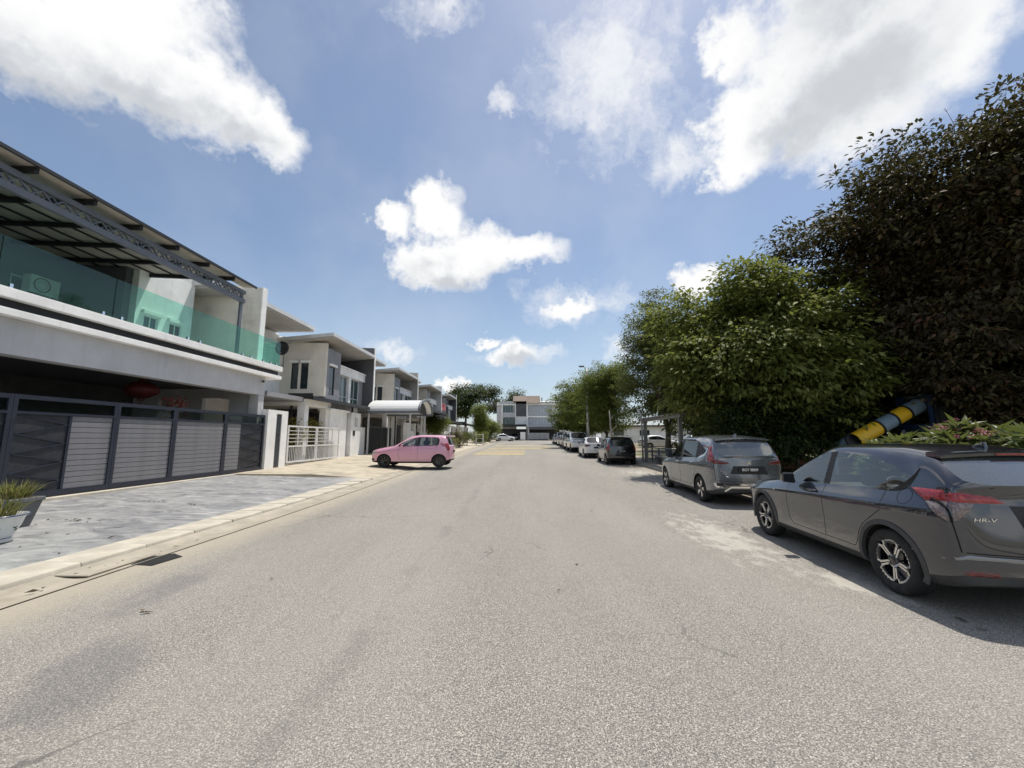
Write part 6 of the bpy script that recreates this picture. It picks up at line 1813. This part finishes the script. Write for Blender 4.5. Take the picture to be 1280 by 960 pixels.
def frangipani(x, y, h, r, seed, label, n=70):
    g = random.Random(seed); root = empty('frangipani_bush', (x, y, .11), 0, label, 'shrub', 'frangipani bushes behind the dark crossover')
    b = MB()
    for i in range(n):
        a = g.uniform(0, 6.283); rr = r * math.sqrt(g.uniform(0, 1)); zz = h * (1 - .30 * (rr / r) ** 2) * g.uniform(.6, 1.0)
        p = (rr * math.cos(a), rr * math.sin(a), zz)
        if i % 3 == 0: b.tube([(0, 0, -.05), (p[0] * .4, p[1] * .4, zz * .45), (p[0], p[1], zz)], [.035, .026, .012], 6)
        o = link('leaf_rosette', ROS[i % 4], None, root, p); o.rotation_euler = (g.uniform(-.35, .35), g.uniform(-.35, .35), g.uniform(0, 6.28)); o.scale = [g.uniform(.8, 1.2)] * 3
        if zz > h * .74 and g.random() < .30:
            f = link('flower_cluster', FL_P if g.random() < .5 else FL_W, None, root, (p[0], p[1], zz + .10)); f.scale = [g.uniform(.8, 1.3)] * 3; f['kind'] = 'stuff'
    b.build('stems', M_BARKP, root, True)
for i, (x, y, h, r, lab) in enumerate([(7.9, 8.4, 1.6, .75, 'leftmost low frangipani bush, nearest the yellow slide'), (8.7, 7.9, 1.85, .85, 'frangipani bush right of the slide end, between two taller bushes'),
                                       (9.2, 6.7, 2.1, .95, 'tallest frangipani bush with pink flowers above the crossover roof'), (10.3, 7.6, 2.2, 1.0, 'frangipani bush behind the tallest one, toward the bronze tree'),
                                       (8.6, 5.4, 2.05, .95, 'frangipani bush at the right picture edge above the crossover spoiler'), (9.6, 9.2, 1.7, .9, 'frangipani bush in front of the blue playground tower')]):
    frangipani(x, y, h, r, 70 + i, lab)

# playground tube slide and tower
M_YPL = mat('yellow_plastic', (.85, .50, .02), rough=.35, var=.10, vscale=3, dirt=(.4, .25, .06), dscale=3, damt=.3)
M_BPL = mat('pale_blue_plastic', (.20, .28, .35), rough=.4, var=.12, vscale=3, dirt=(.3, .33, .36), dscale=3, damt=.4)
M_NBPL = mat('deep_blue_plastic', (.025, .05, .12), rough=.4, var=.12, vscale=3)
pg = empty('tube_slide', (12.2, 14.2, .0), 0, 'yellow and pale blue tube slide with blue tower behind the crossover roof', 'slide')
pts = [Vector(q) for q in ((-.1, 2.3, .45), (-.5, 1.5, .8), (-.75, .75, 1.2))] + [Vector((x, .06 * x, 1.48 + (x + .88) * .50)) for x in (-.78, .1, .65, 1.15, 1.7)]
for i, (p, q) in enumerate(zip(pts, pts[1:])):
    d = (q - p).normalized()
    b = MB(); b.tube([p + d * .03, p + d * .031, q - d * .031, q - d * .03], [.235, .25, .25, .235], 24, cap=False)
    b.build('tube_section', [M_BPL, M_YPL, M_BPL, M_YPL, M_BPL, M_YPL, M_BPL][i], pg, auto=40)
    b = MB(); b.tube([q - d * .03, q + d * .03], [.28, .28], 24); b.build('tube_flange', M_STEELD, pg, auto=40)
for x in (1.0, -1.4):
    b = MB(); b.tube([(x, .05, -.1), (x, .05, 1.9 if x > 0 else .95)], .05, 8); b.build('slide_leg', M_STEEL, pg, True)
for (x, y) in ((1.75, -.4), (3.1, -.4), (1.75, 1.0), (3.1, 1.0)):
    b = MB(); b.tube([(x, y, -.1), (x, y, 3.0)], .06, 10); b.build('tower_post', M_STEELD, pg, True)
part('tower_deck', M_NBPL, pg, (1.7, 3.15, -.45, 1.05, 1.85, 1.95)); 
b = MB(); b.wall('x', 1.69, 1.74, -.34, .94, 1.95, 3.1, [(-.2, .55, 2.1, 2.85)]); b.build('tower_panel', M_NBPL, pg)
part('tower_panel', M_STEELD, pg, (1.82, 3.03, -.43, -.39, 1.97, 2.75))
b = MB(); b.lathe([(.75, 2.05), (.42, 2.5), (.3, 2.52)], 20, 'z', (3.9, -.2, -.3)); b.build('climbing_cone', mat('tan_plastic', (.45, .27, .14), rough=.5), pg, True)

# covered bench by the footpath
sh = empty('covered_bench', (6.95, 17.6, zg(20) + .11), 0, 'grey concrete covered bench with flat roof beside the footpath', 'shelter')
M_SHC = plaster('shelter_concrete', (.22, .215, .20), .3)  # concrete colour darkened to stand for the tree shade
for y in (.2, 5.2):
    part('post', M_SHC, sh, (-.08, .08, y - .08, y + .08, -.1, 2.28))
part('roof_beam', M_SHC, sh, (-.09, .09, -.1, 5.6, 2.285, 2.42)); part('roof_slab', M_GREYW, sh, (-.2, .4, -.3, 5.8, 2.425, 2.47))
part('seat', M_SHC, sh, (.15, .60, .5, 4.9, .38, .46)); part('seat_support', M_SHC, sh, (.25, .5, .8, 1.0, -.1, .378)); part('seat_support', M_SHC, sh, (.25, .5, 4.3, 4.5, -.1, .378))
b = MB(); b.tube([(-.1, 5.5, -.1), (-.1, 5.5, 2.7), (-.35, 5.5, 3.05)], [.05, .045, .03], 8); b.build('down_pipe', M_LGREY, sh, True)
rl = empty('park_railing', (7.35, 12.0, zg(16) + .11), 0, 'low dark metal railing along the footpath by the covered bench', 'railing')
for i in range(12): part('post', M_STEEL, rl, (-.025, .025, i * 1.1 - .025, i * 1.1 + .025, -.1, .86))
part('top_rail', M_STEEL, rl, (-.03, .03, -.03, 12.13, .862, .91)); part('bottom_rail', M_STEEL, rl, (-.015, .015, 0, 12.1, .16, .19))
bmsh = MB().box(-.008, .008, -.008, .008, .192, .86).mesh('bar', M_STEEL)
for i in range(88):
    if i % 8: link('bar', bmsh, None, rl, (0, i * .1375, 0))

# street lamp
lp = empty('street_lamp', (6.25, 38.0, zg(38) + .1), 0, 'tall pale grey street lamp rising above the parked white cars', 'street lamp')
M_GALV = mat('galvanised_steel', (.68, .68, .66), rough=.5, metal=.3, var=.1)
b = MB(); b.tube([(0, 0, -.1), (0, 0, 4), (0, 0, 7.75)], [.13, .11, .08], 12); b.build('pole', M_GALV, lp, True)
b = MB(); b.tube([(0, 0, 7.70), (-.10, 0, 7.85), (-.35, 0, 7.92)], [.04, .035, .03], 8); b.build('arm', M_GALV, lp, True)
part('lamp_head', M_STEEL, lp, (-.72, -.22, -.13, .13, 7.88, 8.0), bevel=.03); part('lens', M_CLEAR, lp, (-.68, -.3, -.10, .10, 7.862, 7.879))
part('base_box', M_GALV, lp, (-.16, .16, -.16, .16, -.08, .35), bevel=.02)

# low planter wall and far side of the park
pw = empty('planter_wall', (10.8, 19.5, .1), R(-8), 'low terracotta planter wall in the shade of the trees', 'planter')
part('wall', mat('terracotta', (.30, .13, .08), rough=.9, var=.2), pw, (0, 7, -.15, .15, -.1, .55)); part('coping', M_KERB, pw, (-.05, 7.05, -.2, .2, .552, .62)); part('soil_fill', M_SOILP, pw, (.05, 6.95, .152, 1.4, -.1, .5))
ph = empty('park_side_house', (13.0, 66.0, zg(66)), 0, 'long low white house front glimpsed under the park trees', 'house')
b = MB(); hs = [(2 + 4.2 * i, 3.6 + 4.2 * i, .9, 2.1) for i in range(10)]; b.wall('y', 0, .25, 0, 44, 0, 2.6, hs); b.build('wall', M_WHITEW, ph)
for h in hs: window(ph, 'y', 0.0, *h, mull=1, out=-1, lintel=False)
part('roof', M_BROWN, ph, (-.5, 44.5, -.6, 8, 2.62, 2.9)); part('fence', M_GALV, ph, (0, 44, -3.1, -3.0, 0, 1.2))
